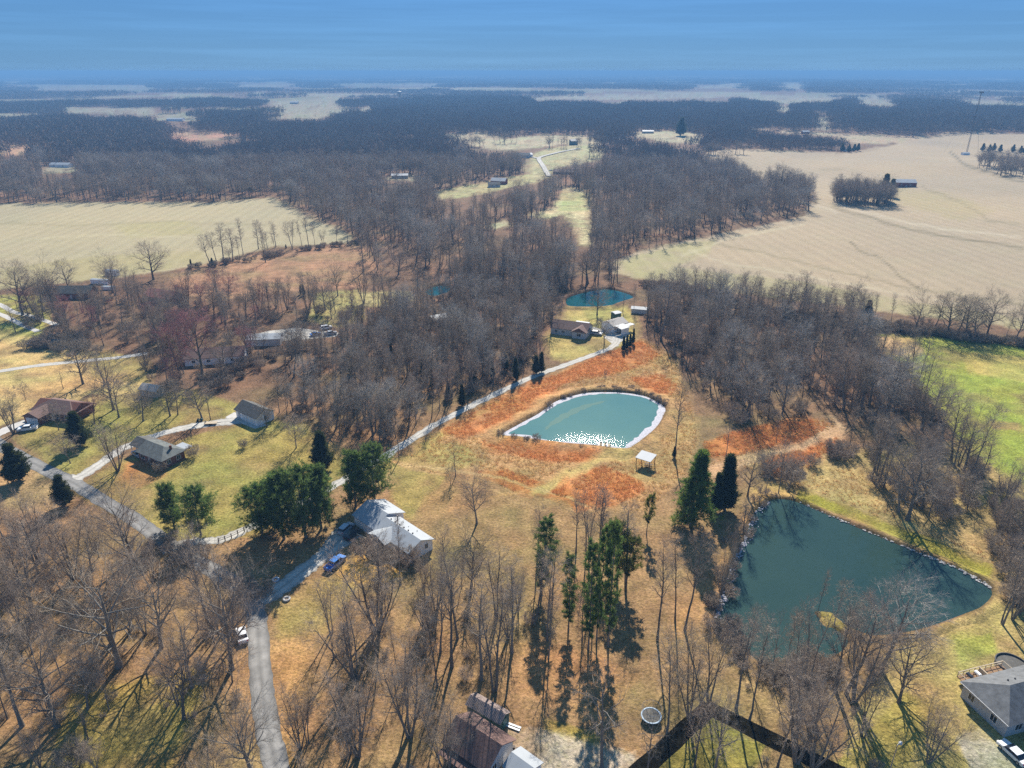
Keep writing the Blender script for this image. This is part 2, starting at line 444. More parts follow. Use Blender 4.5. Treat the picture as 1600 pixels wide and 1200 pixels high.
OPEN = []          # outlines where no wood grows beyond the middle distance
def o_(poly): OPEN.append(poly); return poly
FIELD_L = o_([(-200,322),(0,318),(200,316),(330,316),(430,308),(470,330),(545,365),(553,380),(420,385),(330,412),(250,425),(150,437),(0,452),(-200,470)])
BRUSH_L = o_([(258,430),(420,393),(560,383),(592,418),(570,448),(420,457),(330,470),(268,452)])
FIELD_R = o_([(958,408),(1000,392),(1060,378),(1120,366),(1200,350),(1258,337),(1272,318),(1268,298),(1225,288),(1180,292),(1150,272),(1096,242),(1130,232),(1240,236),(1330,240),(1400,225),(1480,208),(1900,208),(1900,560),(1600,512),(1400,488),(1200,462),(1090,446),(1010,436),(962,428)])
FIELD_R2 = o_([(1160,199),(1250,204),(1330,208),(1400,214),(1450,211),(1440,222),(1340,226),(1310,214),(1240,209)])
CLEARINGS = [o_(p) for p in (
    [(675,303),(720,291),(760,284),(800,276),(835,272),(842,284),(800,292),(752,304),(692,313)],
    [(818,262),(835,240),(852,233),(880,228),(915,222),(945,228),(940,250),(905,256),(870,262),(858,278),(830,282)],
    [(862,326),(884,292),(900,294),(916,306),(925,385),(905,384),(896,350),(880,335),(845,345),(838,335)],
    [(762,352),(798,344),(800,352),(775,358)],
    [(692,211),(757,206),(790,217),(850,211),(900,210),(940,216),(935,229),(880,226),(790,236),(720,226)],
    [(980,206),(1040,205),(1095,208),(1098,222),(1060,225),(990,214)],
    [(262,208),(366,208),(372,217),(262,221)], [(0,226),(48,226),(60,240),(0,243)],
    [(60,262),(120,258),(125,268),(70,272)], [(600,276),(650,274),(665,280),(640,284),(605,282)],
    [(88,167),(240,168),(242,181),(95,176)], [(238,176),(310,178),(312,191),(246,188)],
    [(405,158),(520,156),(548,167),(515,184),(415,186),(440,172)],
    [(40,132),(240,133),(242,142),(42,140)], [(0,128),(38,127),(40,133),(0,133)], [(820,151),(960,147),(1150,144),(1158,152),(960,156),(832,157)],
    [(1070,134),(1170,132),(1172,138),(1075,139)], [(1212,130),(1262,130),(1262,139),(1214,138)], [(1158,152),(1312,149),(1314,158),(1180,158)],
    [(1204,166),(1242,165),(1244,175),(1206,176)], [(1266,183),(1302,182),(1297,203),(1276,202)], [(1328,151),(1402,151),(1404,166),(1338,163)], [(1500,156),(1600,157),(1600,163),(1500,162)],
    [(462,145),(560,146),(562,151),(470,151)], [(360,131),(470,132),(472,137),(364,136)], [(250,145),(330,146),(332,151),(254,150)], [(620,131),(690,131),(692,136),(622,136)], [(560,166),(590,166),(590,171),(560,171)])]
YARDS = [[(495,458),(560,452),(570,500),(530,512),(480,500)], [(560,456),(640,455),(650,470),(600,480),(560,478)]]
YARD_L = [(-100,515),(30,522),(85,530),(135,548),(200,556),(235,590),(200,640),(60,645),(-100,700)]
YARD_LT = [(-100,455),(0,462),(60,462),(75,500),(60,535),(-100,525)]
LAWN = [(118,770),(150,740),(200,715),(330,672),(420,655),(470,665),(530,700),(615,712),(600,760),(545,745),(400,838),(345,842),(255,845)]
LAWN2 = [(20,685),(60,660),(110,655),(150,625),(300,612),(378,632),(378,655),(300,664),(205,690),(115,750),(85,735)]
STRAW = [(612,722),(760,628),(960,548),(1000,528),(1050,555),(1075,610),(1090,690),(1070,740),(1010,800),(930,800),(780,745),(700,745)]
ORANGE = [[(690,672),(760,632),(830,598),(880,582),(935,556),(1000,532),(1032,556),(985,578),(930,590),(880,600),(850,622),(800,655),(770,672),(720,685)],
          [(985,590),(1035,585),(1058,600),(1050,618),(1010,612)], [(752,690),(800,686),(860,696),(940,706),(930,722),(862,722),(775,706)],
          [(740,738),(790,735),(850,755),(900,772),(870,780),(800,765)], [(842,768),(900,740),(945,728),(995,748),(1008,765),(960,792),(900,796)],
          [(1098,692),(1130,680),(1190,664),(1255,652),(1296,662),(1272,688),(1200,700),(1130,716),(1104,714)], [(1225,704),(1310,684),(1300,702),(1262,732),(1200,745),(1190,722)]]
GREEN_R = [(1362,522),(1450,524),(1620,545),(1700,560),(1700,800),(1560,745),(1500,690),(1440,605),(1395,560)]
DAM = [(1238,762),(1262,768),(1330,795),(1400,822),(1480,852),(1562,888),(1552,912),(1499,884),(1400,842),(1300,800),(1240,782)]
DAM_STRAW = [(1243,755),(1310,722),(1345,735),(1390,800),(1450,835),(1520,850),(1575,890),(1480,848),(1330,790)]
YARD_BR = [(1405,1005),(1500,968),(1560,940),(1620,960),(1700,1100),(1500,1300),(1300,1250),(1330,1120)]
YARD_C = [(862,560),(850,528),(880,500),(885,480),(985,480),(1000,510),(990,530),(955,545),(900,565)]
WHITE_LAWN = [(612,722),(700,745),(722,770),(690,800),(640,815),(612,780)]
BROWN_LAWN = [(700,745),(780,745),(930,800),(900,880),(760,860),(670,855),(640,812)]

# name, outline, colour seen in the sun, strength
K = 0.80
PAINT = [
    (FIELD_L, (182, 168, 134), 1), (BRUSH_L, (176, 133, 100), 1), (FIELD_R, (184, 164, 136), 1), (FIELD_R2, (186, 164, 134), 1),
    ([(1085,420),(1250,440),(1420,470),(1600,498),(1900,545),(1900,565),(1600,514),(1400,489),(1200,464),(1090,448),(1000,436),(962,426),(985,408)], (176, 166, 118), .7),
    ([(1380,290),(1480,300),(1560,330),(1500,345),(1400,318)], (174, 160, 112), .5), ([(960,410),(1060,380),(1120,372),(1100,400),(1000,436)], (178, 170, 118), .7),
    ([(0,420),(150,400),(320,392),(330,410),(150,437),(0,452)], (170, 158, 108), .6), ([(180,350),(300,345),(320,365),(200,372)], (176, 165, 110), .5),
    (CLEARINGS[0], (182, 172, 122), 1), (CLEARINGS[1], (184, 174, 130), 1), (CLEARINGS[2], (205, 190, 145), 1), ([(878,300),(912,300),(916,330),(870,330)], (168, 172, 108), .7),
] + [(c, (186, 172, 138), 1) for c in CLEARINGS[3:8]] + [(c, (160, 150, 124), 1) for c in CLEARINGS[8:]] + [
    (CLEARINGS[6], (190, 140, 115), 1), (CLEARINGS[7], (195, 150, 115), 1),
    (YARDS[0], (172, 160, 98), 1), (YARDS[1], (180, 165, 110), 1),
    (YARD_LT, (170, 165, 85), 1), (YARD_L, (212, 178, 115), 1), ([(130,548),(235,560),(235,600),(150,590)], (165, 150, 80), .7),
    (LAWN2, (160, 146, 78), 1), (LAWN, (164, 147, 78), 1), ([(300,720),(420,690),(520,720),(440,790),(330,770)], (160, 142, 74), .7),
    ([(0,690),(60,730),(120,775),(105,800),(0,800)], (195, 160, 112), 1),
    (STRAW, (194, 152, 100), 1), (WHITE_LAWN, (164, 150, 80), .8), (BROWN_LAWN, (166, 132, 88), 1),
    ([(612,718),(680,690),(720,690),(760,720),(700,740)], (172, 158, 90), .8), ([(640,698),(760,636),(880,585),(945,556),(960,545),(968,535),(980,540),(930,562),(860,598),(770,640),(660,702)], (168, 158, 82), .9),
    (YARD_C, (188, 168, 98), 1), ([(905,482),(985,484),(990,500),(920,500)], (170, 165, 90), .7),
    ([(198,722),(250,718),(262,742),(215,765),(180,752)], (190, 122, 74), .75),
] + [(o, (202, 126, 66), .94) for o in ORANGE] + [
    ([(830,768),(900,735),(960,704),(1000,706),(990,722),(940,722),(880,752),(850,775)], (196, 172, 104), .9),
    ([(1080,735),(1130,716),(1200,702),(1275,684),(1295,664),(1322,668),(1310,686),(1270,698),(1180,722),(1130,735),(1095,750)], (205, 165, 122), 1),
    (GREEN_R, (160, 165, 64), 1), ([(1362,524),(1420,528),(1440,545),(1425,560),(1390,556)], (205, 170, 120), 1), ([(1500,548),(1620,560),(1620,600),(1520,585)], (196, 172, 95), .8),
    ([(1540,655),(1600,662),(1600,672),(1550,670)], (165, 130, 85), .8), ([(1500,615),(1530,612),(1560,632),(1520,630)], (160, 135, 85), .6),
    ([(1240,728),(1330,700),(1500,690),(1620,780),(1620,930),(1560,890),(1400,820),(1250,765)], (176, 150, 96), .9),
    (DAM_STRAW, (192, 168, 108), 1), (DAM, (158, 146, 52), 1),
    ([(1170,760),(1240,752),(1240,780),(1200,782),(1175,800)], (186, 152, 92), 1), ([(1110,880),(1140,880),(1120,960),(1060,1000),(1040,960)], (180, 138, 92), .9),
    (YARD_BR, (190, 165, 100), 1), ([(1480,990),(1550,985),(1560,1020),(1500,1040)], (165, 165, 70), .9), ([(1410,1080),(1470,1100),(1420,1200),(1300,1200)], (168, 152, 68), .7),
    ([(1268,948),(1290,952),(1320,970),(1340,985),(1300,985)], (176, 158, 76), 1),
    ([(525,895),(560,862),(600,870),(640,892),(600,912),(535,915)], (224, 168, 88), 1),
    ([(425,945),(520,895),(560,915),(510,990),(440,1000)], (182, 152, 84), .8), ([(420,1000),(490,990),(470,1200),(440,1200)], (196, 152, 92), .8),
    ([(800,1000),(930,1020),(1000,1060),(930,1130),(830,1090),(790,1070)], (184, 140, 92), 1),
    ([(790,1140),(860,1140),(1000,1180),(950,1240),(780,1240)], (196, 186, 164), .8), ([(850,1120),(940,1150),(930,1165),(850,1140)], (170, 150, 58), .8),
    ([(1050,1150),(1110,1118),(1200,1165),(1160,1230),(1000,1230)], (150, 140, 56), .8), ([(110,1080),(330,1040),(260,1240),(60,1240)], (178, 150, 68), .7),
    ([(1495,1155),(1530,1145),(1600,1190),(1640,1250),(1540,1250)], (192, 176, 160), .9),
]
STRIPED = [FIELD_R, FIELD_L]

LINES = [([(1330,378),(1352,392),(1372,408),(1400,425),(1420,442),(1432,448)], 2.2, (110, 100, 72), .8), ([(1300,322),(1335,332),(1370,345),(1420,358),(1500,372),(1600,388)], 2.6, (120, 110, 80), .75),
         ([(1310,318),(1345,330),(1400,344),(1480,358),(1600,372)], 3, (212, 196, 170), .6), ([(1100,378),(1180,392),(1290,420),(1400,446),(1600,478)], 2.4, (128, 118, 84), .5), ([(1075,390),(1130,410),(1260,432),(1420,462),(1600,490)], 2.4, (205, 190, 160), .6),
         ([(1180,300),(1260,318),(1310,332)], 3, (205, 190, 165), .6), ([(1440,290),(1500,315),(1545,345),(1600,352)], 2.4, (130, 118, 86), .5), ([(1100,262),(1180,270),(1260,268),(1330,262)], 2.2, (140, 128, 96), .4),
         ([(1480,236),(1500,250),(1560,275),(1600,285)], 3, (96, 90, 66), .7), ([(1060,400),(1140,372),(1260,350)], 3, (206, 192, 160), .5), ([(0,348),(120,352),(260,346),(420,352)], 2, (150, 138, 100), .5), ([(60,372),(180,366),(300,372),(420,366)], 2, (205, 192, 156), .5),
         ([(835,768),(900,735),(962,703),(1000,690)], 9, (196, 172, 104), .8), ([(620,722),(690,732),(780,744),(850,768),(930,792)], 3.5, (208, 180, 125), .7), ([(625,726),(720,748),(800,778),(850,800)], 3, (206, 170, 115), .6), ([(700,800),(800,770),(842,756)], 3, (196, 150, 92), .6),
         ([(1095,748),(1180,716),(1270,690),(1310,672),(1300,655)], 7, (206, 170, 128), .9), ([(1060,560),(1050,620),(1060,690),(1020,735)], 5, (190, 158, 104), .6), ([(1045,1000),(1090,930),(1130,870),(1165,800)], 8, (200, 150, 92), .6)]
def far_field(x, y):
    return fbm(x / 520.0, y / 300.0, 5, 3) > 0.565
def ground_colour(x, y, z):
    """albedo of the land cover at world points, and how much the crop rows show there"""
    r = np.hypot(x, y)
    amp = 0.5 + r / 160.0
    jx = (fbm(x / (amp * 3), y / (amp * 3), 31, 3) - 0.5) * amp * 3.2
    jy = (fbm(x / (amp * 3), y / (amp * 3), 47, 3) - 0.5) * amp * 3.2
    views = [project(x + jx * a + jy * b, y + jy * a - jx * b, z) for a, b in ((1, 0), (1.7, .8), (.3, -.9), (-1.0, .5))]
    px, py = views[0]
    col = np.zeros((len(x), 3))
    near = lin((164, 130, 89)) * K
    woods = lin((128, 98, 76)) * K
    t = np.clip((r - 150) / 110, 0, 1)[:, None]
    col[:] = near * (1 - t) + woods * t
    # far country: wood floor with pale fields between
    far = (r > 2100) & far_field(x, y)
    fc = np.where((vnoise(x / 300, y / 200, 8) > 0.5)[:, None], lin((158, 148, 120)), lin((140, 132, 98))) * K
    col = np.where(far[:, None], fc, col)
    patch = fbm(x / 9.0, y / 9.0, 61, 4)[:, None]
    for poly, c, s in PAINT:
        soft = sum(inside(qx, qy, poly).astype(float) for qx, qy in views) / len(views)
        m = soft > 0
        if m.any():
            a = soft[m][:, None] * s * np.clip(1.0 + (patch[m] - 0.5) * 2.4, 0.96 if poly in (FIELD_L, FIELD_R, FIELD_R2) else 0.8 if poly is DAM else 0.45, 1)
            col[m] = col[m] * (1 - a) + lin(c) * K * a
    for line, w, c, s in LINES:       # furrows, drains and tracks that show as thin lines
        d = seg_dist(views[0][0] * 0.5 + views[2][0] * 0.5, views[0][1] * 0.5 + views[2][1] * 0.5, line)
        a = (np.clip(1 - d / w, 0, 1) * s)[:, None]
        col = col * (1 - a) + lin(c) * K * a
    # drifts of a greener or browner growth
    stripe = np.zeros(len(x))
    for p in STRIPED:
        stripe[inside(px, py, p)] = 1
    calm = (1 - 0.85 * stripe)[:, None]
    tone = fbm(x / 85.0, y / 120.0, 210, 3)[:, None] - 0.5
    col = col * (1 + stripe[:, None] * tone * np.array([0.30, 0.22, 0.10]))
    g = fbm(x / 14.0, y / 11.0, 77, 4)[:, None]
    col = col * (1 + calm * np.where(g > 0.5, (g - 0.5) * np.array([-0.5, 0.05, -0.35]), (0.5 - g) * np.array([0.25, -0.1, -0.2])))
    lum = (col @ np.array([0.3, 0.55, 0.15]))[:, None]
    col = (lum + (col - lum) * 0.95) * 0.97
    return col, stripe

# ------------------------------------------------------------------ ground: one sheet out to the horizon, finer near the viewer
rr = [4, 12, 24, 36, 46]
while rr[-1] < 31000:
    q = rr[-1]
    rr.append(q + max(0.42, min(q * q / 71000 * 1.5, 900)))
rr = np.array(rr)
ang = np.concatenate([np.radians(np.arange(-180, -48, 4.0)), np.radians(np.linspace(-46, 46, 560)), np.radians(np.arange(50, 180, 4.0))])
nr, na = len(rr), len(ang)
gx = (rr[:, None] * np.sin(ang)[None]).ravel(); gy = (rr[:, None] * np.cos(ang)[None]).ravel()
gz = terrain(gx, gy)
idx = np.arange(nr * na).reshape(nr, na)
nxt = np.roll(idx, -1, 1)
quads = np.stack([idx[:-1], idx[1:], nxt[1:], nxt[:-1]], -1).reshape(-1, 4)
gm = array_mesh('ground', np.stack([gx, gy, gz], 1), quads.ravel(), np.arange(len(quads)) * 4, np.full(len(quads), 4), [M['ground']], smooth=True)
def add_colour(me, x, y, z, extra=None):
    c, s = ground_colour(x, y, z)
    if extra is not None:
        c = c * extra[:, None]
    a = me.attributes.new('Col', 'FLOAT_COLOR', 'POINT')
    a.data.foreach_set('color', np.concatenate([c, np.ones((len(c), 1))], 1).astype(np.float32).ravel())
    b = me.attributes.new('stripe', 'FLOAT', 'POINT')
    b.data.foreach_set('value', s.astype(np.float32))
add_colour(gm, gx, gy, gz)
structure(link('ground', gm))

# ------------------------------------------------------------------ ponds
def world_outline(poly, step=5):
    return smooth_line([at(px, py) for px, py in poly], closed=True, step=step)
def offset_outline(P, d):
    """moved outwards by d[i]"""
    n = len(P)
    area = sum(P[i].x * P[(i + 1) % n].y - P[(i + 1) % n].x * P[i].y for i in range(n))
    s = 1 if area > 0 else -1
    out = []
    for i in range(n):
        t = (P[(i + 1) % n] - P[i - 1]).normalized()
        out.append(P[i] + Vector((t.y, -t.x, 0)) * s * (d[i] if hasattr(d, '__len__') else d))
    return out
def wob(n, seed, lo, hi, freq=9):
    r = np.random.default_rng(seed); a = r.random(n)
    for _ in range(2):
        a = (a + np.roll(a, 1) + np.roll(a, -1)) / 3
    a = (a - a.min()) / (a.max() - a.min())
    return lo + (hi - lo) * a
def pond(name, poly, mat, z=0.03, step=5):
    P = world_outline(poly, step)
    fill = geometry.delaunay_2d_cdt([Vector((p.x, p.y)) for p in P], [], [list(range(len(P)))], 1, 1e-4)
    me = new_mesh(name, [(v.x, v.y, z) for v in fill[0]], [tuple(f) for f in fill[2]], [mat])
    for p in me.polygons:
        if p.normal.z < 0:
            p.flip()
    me.update()
    structure(link(name, me))
    return P
def bank(name, P, prof, seed):
    """a low earth bank round the water, coloured like the land beside it, darkened at the waterline"""
    n = len(P); rows = []
    w = wob(n, seed, 0.75, 1.3)
    for off, h in prof:
        Q = offset_outline(P, [off * w[i] for i in range(n)])
        rows.append([(q.x, q.y, max(h * w[i], -0.2)) for i, q in enumerate(Q)])
    v = np.array(rows).reshape(-1, 3); m = len(prof)
    fs = []
    for k in range(m - 1):
        for i in range(n):
            fs.append((k * n + i, k * n + (i + 1) % n, (k + 1) * n + (i + 1) % n, (k + 1) * n + i))
    me = new_mesh(name, v, fs, [M['ground']], smooth=True)
    bm = bmesh.new(); bm.from_mesh(me); bmesh.ops.recalc_face_normals(bm, faces=bm.faces)
    if sum(f.normal.z for f in bm.faces) < 0:
        bmesh.ops.reverse_faces(bm, faces=bm.faces)
    bm.to_mesh(me); bm.free()
    ex = np.concatenate([np.full(n, 0.42 if k == 0 else 0.62 if k == 1 else 1.0) for k in range(m)])  # rows nearest the water are coloured darker
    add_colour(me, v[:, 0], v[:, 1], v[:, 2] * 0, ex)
    structure(link(name, me))
PROF = [(-0.4, -0.1), (0.35, 0.45), (1.3, 0.75), (2.6, 0.55), (4.6, -0.08)]
PA = pond('pond_water', POND_A, M['water_a'], step=8)
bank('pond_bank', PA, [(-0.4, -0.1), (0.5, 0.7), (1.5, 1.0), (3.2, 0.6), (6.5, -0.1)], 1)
PB = pond('pond_water', POND_B, M['water_b'], step=6)
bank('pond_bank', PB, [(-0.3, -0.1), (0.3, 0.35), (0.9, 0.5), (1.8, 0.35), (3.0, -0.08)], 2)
PC = pond('pond_water', POND_C, M['water_c'])
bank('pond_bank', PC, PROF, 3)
PD = pond('pond_water', POND_D, M['water_c'])
bank('pond_bank', PD, PROF, 4)
# frozen margin of the turquoise pond: widest on the near right shore
def ice_rim(P, widths, mat, z=0.05, outer=-0.05):
    n = len(P)
    A = offset_outline(P, outer); B = offset_outline(P, [-w for w in widths])
    mid = offset_outline(P, [-w * 0.5 for w in widths])
    v = [(p.x, p.y, z) for p in A] + [(p.x, p.y, z + 0.06) for p in mid] + [(p.x, p.y, z) for p in B]
    fs = [(k * n + i, k * n + (i + 1) % n, (k + 1) * n + (i + 1) % n, (k + 1) * n + i) for k in range(2) for i in range(n)]
    me = new_mesh('ice_rim', v, fs, [mat], smooth=True)
    bm = bmesh.new(); bm.from_mesh(me)
    if sum(f.normal.z for f in bm.faces) < 0:
        bmesh.ops.reverse_faces(bm, faces=bm.faces)
    bm.to_mesh(me); bm.free()
    return structure(link('ice_rim', me))
n = len(PA)
wa = []
r1 = np.random.default_rng(5).random(n)
for i, p in enumerate(PA):
    px, py = project(np.array([p.x]), np.array([p.y])); px, py = px[0], py[0]
    base = 1.4
    if px > 985 and py > 632: base = 2.2
    elif py > 660 and px < 840: base = 1.8
    elif py < 640 and px < 935: base = 2.0
    elif py > 685: base = 1.2
    wa.append(base * (0.65 + 0.7 * r1[i]))
wa = [(wa[i - 1] + wa[i] * 2 + wa[(i + 1) % n]) / 4 for i in range(n)]
ice_rim(PA, wa, M['ice'])
# the silt streak that crosses the turquoise water under the surface
st = smooth_line([at(x, y) for x, y in [(852,672),(866,660),(890,646),(918,634),(948,626)]], step=6)
def ribbon_mesh(name, line, widths, z, mat, ragged=0.0, seed=0, rows=7):
    n = len(line); r = np.random.default_rng(seed)
    v = []
    for i, p in enumerate(line):
        t = (line[min(i + 1, n - 1)] - line[max(i - 1, 0)]).normalized()
        s = Vector((t.y, -t.x, 0)); w = widths[i] if hasattr(widths, '__len__') else widths
        for k in range(rows):
            u = k / (rows - 1) * 2 - 1
            e = (r.random() - 0.5) * ragged if k in (0, rows - 1) else 0
            q = p + s * (u * w / 2 + e)
            v.append((q.x, q.y, z + (0.02 * (1 - u * u) if rows > 2 else 0)))
    fs = [(i * rows + k, i * rows + k + 1, (i + 1) * rows + k + 1, (i + 1) * rows + k) for i in range(n - 1) for k in range(rows - 1)]
    me = new_mesh(name, v, fs, [mat], smooth=True)
    w = me.attributes.new('wear', 'FLOAT', 'POINT')
    prof = [0.62, 0.98, 1.12, 0.80, 1.12, 0.98, 0.62] if rows == 7 else [1.0] * rows
    b = r.random(n); b = 0.88 + 0.24 * (b + np.roll(b, 1) + np.roll(b, 2)) / 3
    w.data.foreach_set('value', np.array([prof[k] * b[i] * (0.93 + 0.14 * r.random()) for i in range(n) for k in range(rows)], np.float32))
    for p in me.polygons:
        if p.normal.z < 0: p.flip()
    me.update()
    return structure(link(name, me))
def route(name, px, width, z, mat, ragged=0.5, seed=1, step=10):
    L = smooth_line([at(a, b) for a, b in px], step=step)
    return ribbon_mesh(name, L, width, z, mat, ragged, seed)
M['silt'] = water_material('silty_water', (0.105, 0.185, 0.155), (0.12, 0.20, 0.155), 0.075, 0.05, 4.2)
ribbon_mesh('silt_streak', st, [0.4 + 2.2 * math.sin(math.pi * (i + 0.3) / (len(st))) for i in range(len(st))], 0.036, M['silt'], 0.9, 3, rows=2)
# ------------------------------------------------------------------ roads and paths
route('road', ROAD, 3.9, 0.028, M['asphalt'], 0.35, 1)
route('driveway', DRIVE_BRICK, [3.6 + (2.2 if i < 8 else 0) + max(0, 2.4 * (i - 52) / 30) for i in range(81)], 0.020, M['gravel'], 0.7, 2)
route('driveway', DRIVE_BROWN, 4.2, 0.024, M['concrete'], 0.5, 3)
route('driveway', DRIVE_WHITE, [4.4 + 3.6 * max(0, (i - 32) / 18) for i in range(51)], 0.020, M['gravel'], 0.8, 4)
route('driveway', DRIVE_LONG, 2.9, 0.016, M['gravel'], 0.8, 5)
route('driveway', DRIVE_LEFT, 3.2, 0.016, M['gravel'], 0.5, 6)
route('footpath', PATH_TOP, 2.6, 0.016, M['concrete'], 0.3, 7)
route('footpath', PATH_LOW, 2.6, 0.016, M['concrete'], 0.3, 8)
def flat_poly(name, poly, z, mat):
    P = [at(*p) for p in poly]
    me = new_mesh(name, [(p.x, p.y, z) for p in P], [tuple(range(len(P)))], [mat])
    me.attributes.new('wear', 'FLOAT', 'POINT').data.foreach_set('value', np.ones(len(P), np.float32))
    for p in me.polygons:
        if p.normal.z < 0: p.flip()
    me.update()
    return structure(link(name, me))
flat_poly('yard_gravel', [(385,525),(420,517),(465,512),(500,517),(530,520),(525,526),(480,530),(430,533),(400,533)], 0.016, M['gravel'])
flat_poly('garage_pad', [(352,652),(366,644),(404,660),(420,664),(398,670)], 0.024, M['concrete'])
flat_poly('yard_gravel', [(942,526),(960,516),(985,520),(978,530),(960,540)], 0.020, M['gravel'])
route('dark_strip', STRIP_L, 3.0, 0.016, M['dark_strip_mat'], 0.25, 9)  # V-shaped dark mark of unclear origin, built as flat strips added to the ground
route('dark_strip', STRIP_R, 3.2, 0.020, M['dark_strip_mat'], 0.25, 10)
# drives on the far rise
def far_route(px, width):
    P = []
    for a, b in px:
        p = at(a, b)
        for _ in range(4):
            p = at(a, b, float(terrain(np.array([p.x]), np.array([p.y]))[0]))
        P.append(p)
    L = smooth_line(P, step=8)
    o = ribbon_mesh('driveway', L, width, 0, M['gravel'], 0.4, 12)
    me = o.data
    for v in me.vertices:
        v.co.z = float(terrain(np.array([v.co.x]), np.array([v.co.y]))[0]) + 0.7
far_route([(858,276),(852,266),(846,256),(842,248),(850,244),(866,240),(885,236),(905,232)], 6)
far_route([(842,248),(832,246),(826,245)], 5)

# ------------------------------------------------------------------ growing trees
def norm_(v):
    return v / np.maximum(np.linalg.norm(v, axis=-1, keepdims=True), 1e-9)
def tubes(P, R, sides):
    """P (N,K,3) lines with radii R (N,K) -> vertices, polygons; the last ring closes to a point"""
    N, K, _ = P.shape
    T = np.gradient(P, axis=1) if K > 2 else np.repeat(P[:, 1:] - P[:, :1], 2, 1)
    T = norm_(T)
    ref = np.where(np.abs(T[..., 2:3]) > 0.9, np.array([1.0, 0, 0]), np.array([0, 0, 1.0]))
    U = norm_(np.cross(T, ref)); W = np.cross(T, U)
    a = np.arange(sides) * 2 * np.pi / sides
    ring = U[:, :, None] * np.cos(a)[None, None, :, None] + W[:, :, None] * np.sin(a)[None, None, :, None]
    V = P[:, :, None] + ring * R[:, :, None, None]
    V = V[:, :-1].reshape(N, (K - 1) * sides, 3)
    V = np.concatenate([V, P[:, -1:]], 1)
    per = (K - 1) * sides + 1
    quads = []
    for k in range(K - 2):
        for s in range(sides):
            quads.append((k * sides + s, k * sides + (s + 1) % sides, (k + 1) * sides + (s + 1) % sides, (k + 1) * sides + s))
    tris = [((K - 2) * sides + s, (K - 2) * sides + (s + 1) % sides, per - 1) for s in range(sides)]
    base = (np.arange(N) * per)[:, None, None]
    q = (np.array(quads, int).reshape(-1, 4)[None] + base).reshape(-1, 4) if quads else np.zeros((0, 4), int)
    t = (np.array(tris, int)[None] + base).reshape(-1, 3)
    return V.reshape(-1, 3), q, t
def join(parts):
    vs, qs, ts, b = [], [], [], 0
    for v, q, t in parts:
        vs.append(v); qs.append(q + b); ts.append(t + b); b += len(v)
    v, q, t = np.concatenate(vs), np.concatenate(qs), np.concatenate(ts)
    loops = np.concatenate([q.ravel(), t.ravel()])
    starts = np.concatenate([np.arange(len(q)) * 4, len(q) * 4 + np.arange(len(t)) * 3])
    tot = np.concatenate([np.full(len(q), 4), np.full(len(t), 3)])
    return v, loops, starts, tot
def branch(rng, P, R, m, t0, t1, angle, length, K, up, wander, rr=0.55, fall=0.45, rmin=0.008):
    """m children on each parent line"""
    N, KP, _ = P.shape
    t = t0 + (t1 - t0) * (np.arange(m)[None] + rng.random((N, m))) / m
    f = np.clip(t * (KP - 1), 0, KP - 1.001); i = f.astype(int); w = (f - i)[..., None]
    ar = np.arange(N)[:, None]
    pos = P[ar, i] * (1 - w) + P[ar, i + 1] * w
    rad = R[ar, i] * (1 - w[..., 0]) + R[ar, i + 1] * w[..., 0]
    tan = norm_(P[ar, i + 1] - P[ar, i])
    rv = rng.normal(size=(N, m, 3))
    az = (np.arange(m) * 2.39996)[None] + rng.random((N, 1)) * 6.28 + rng.normal(size=(N, m)) * 0.35
    ref = np.where(np.abs(tan[..., 2:3]) > 0.95, np.array([1.0, 0, 0]), np.array([0, 0, 1.0]))
    U = norm_(np.cross(tan, ref)); W = np.cross(tan, U)
    per = U * np.cos(az)[..., None] + W * np.sin(az)[..., None]
    A = np.radians(angle) * (0.75 + 0.5 * rng.random((N, m)))[..., None]
    d = norm_(tan * np.cos(A) + per * np.sin(A) + 0.06 * rv)
    L = length(t, rng.random((N, m))) if callable(length) else length * (1 - fall * t) * (0.7 + 0.6 * rng.random((N, m)))
    pts = [pos]
    seg = (L / (K - 1))[..., None]
    for k in range(K - 1):
        pts.append(pts[-1] + d * seg)
        d = norm_(d + np.array([0, 0, up]) + rng.normal(size=d.shape) * wander)
    C = np.stack(pts, 2).reshape(N * m, K, 3)
    r0 = np.maximum(rad * rr, rmin).reshape(-1, 1)
    CR = r0 * np.linspace(1, 0.35, K)[None]
    return C, np.maximum(CR, rmin * 0.6)
def trunk_line(rng, H, r, K=9, lean=0.04, wander=0.05, start=(0, 0), d0=None):
    p = np.array([start[0], start[1], -0.15]); d = norm_(np.array([rng.normal() * lean, rng.normal() * lean, 1.0]) if d0 is None else np.array(d0, float))
    pts = [p]
    for k in range(K - 1):
        p = p + d * (H + 0.15) / (K - 1); pts.append(p)
        d = norm_(d + rng.normal(size=3) * np.array([wander, wander, 0]) + np.array([0, 0, 0.05]))
    t = np.linspace(0, 1, K)
    R = r * (1 - 0.8 * t); R[0] *= 1.35
    return np.array(pts)[None], R[None]
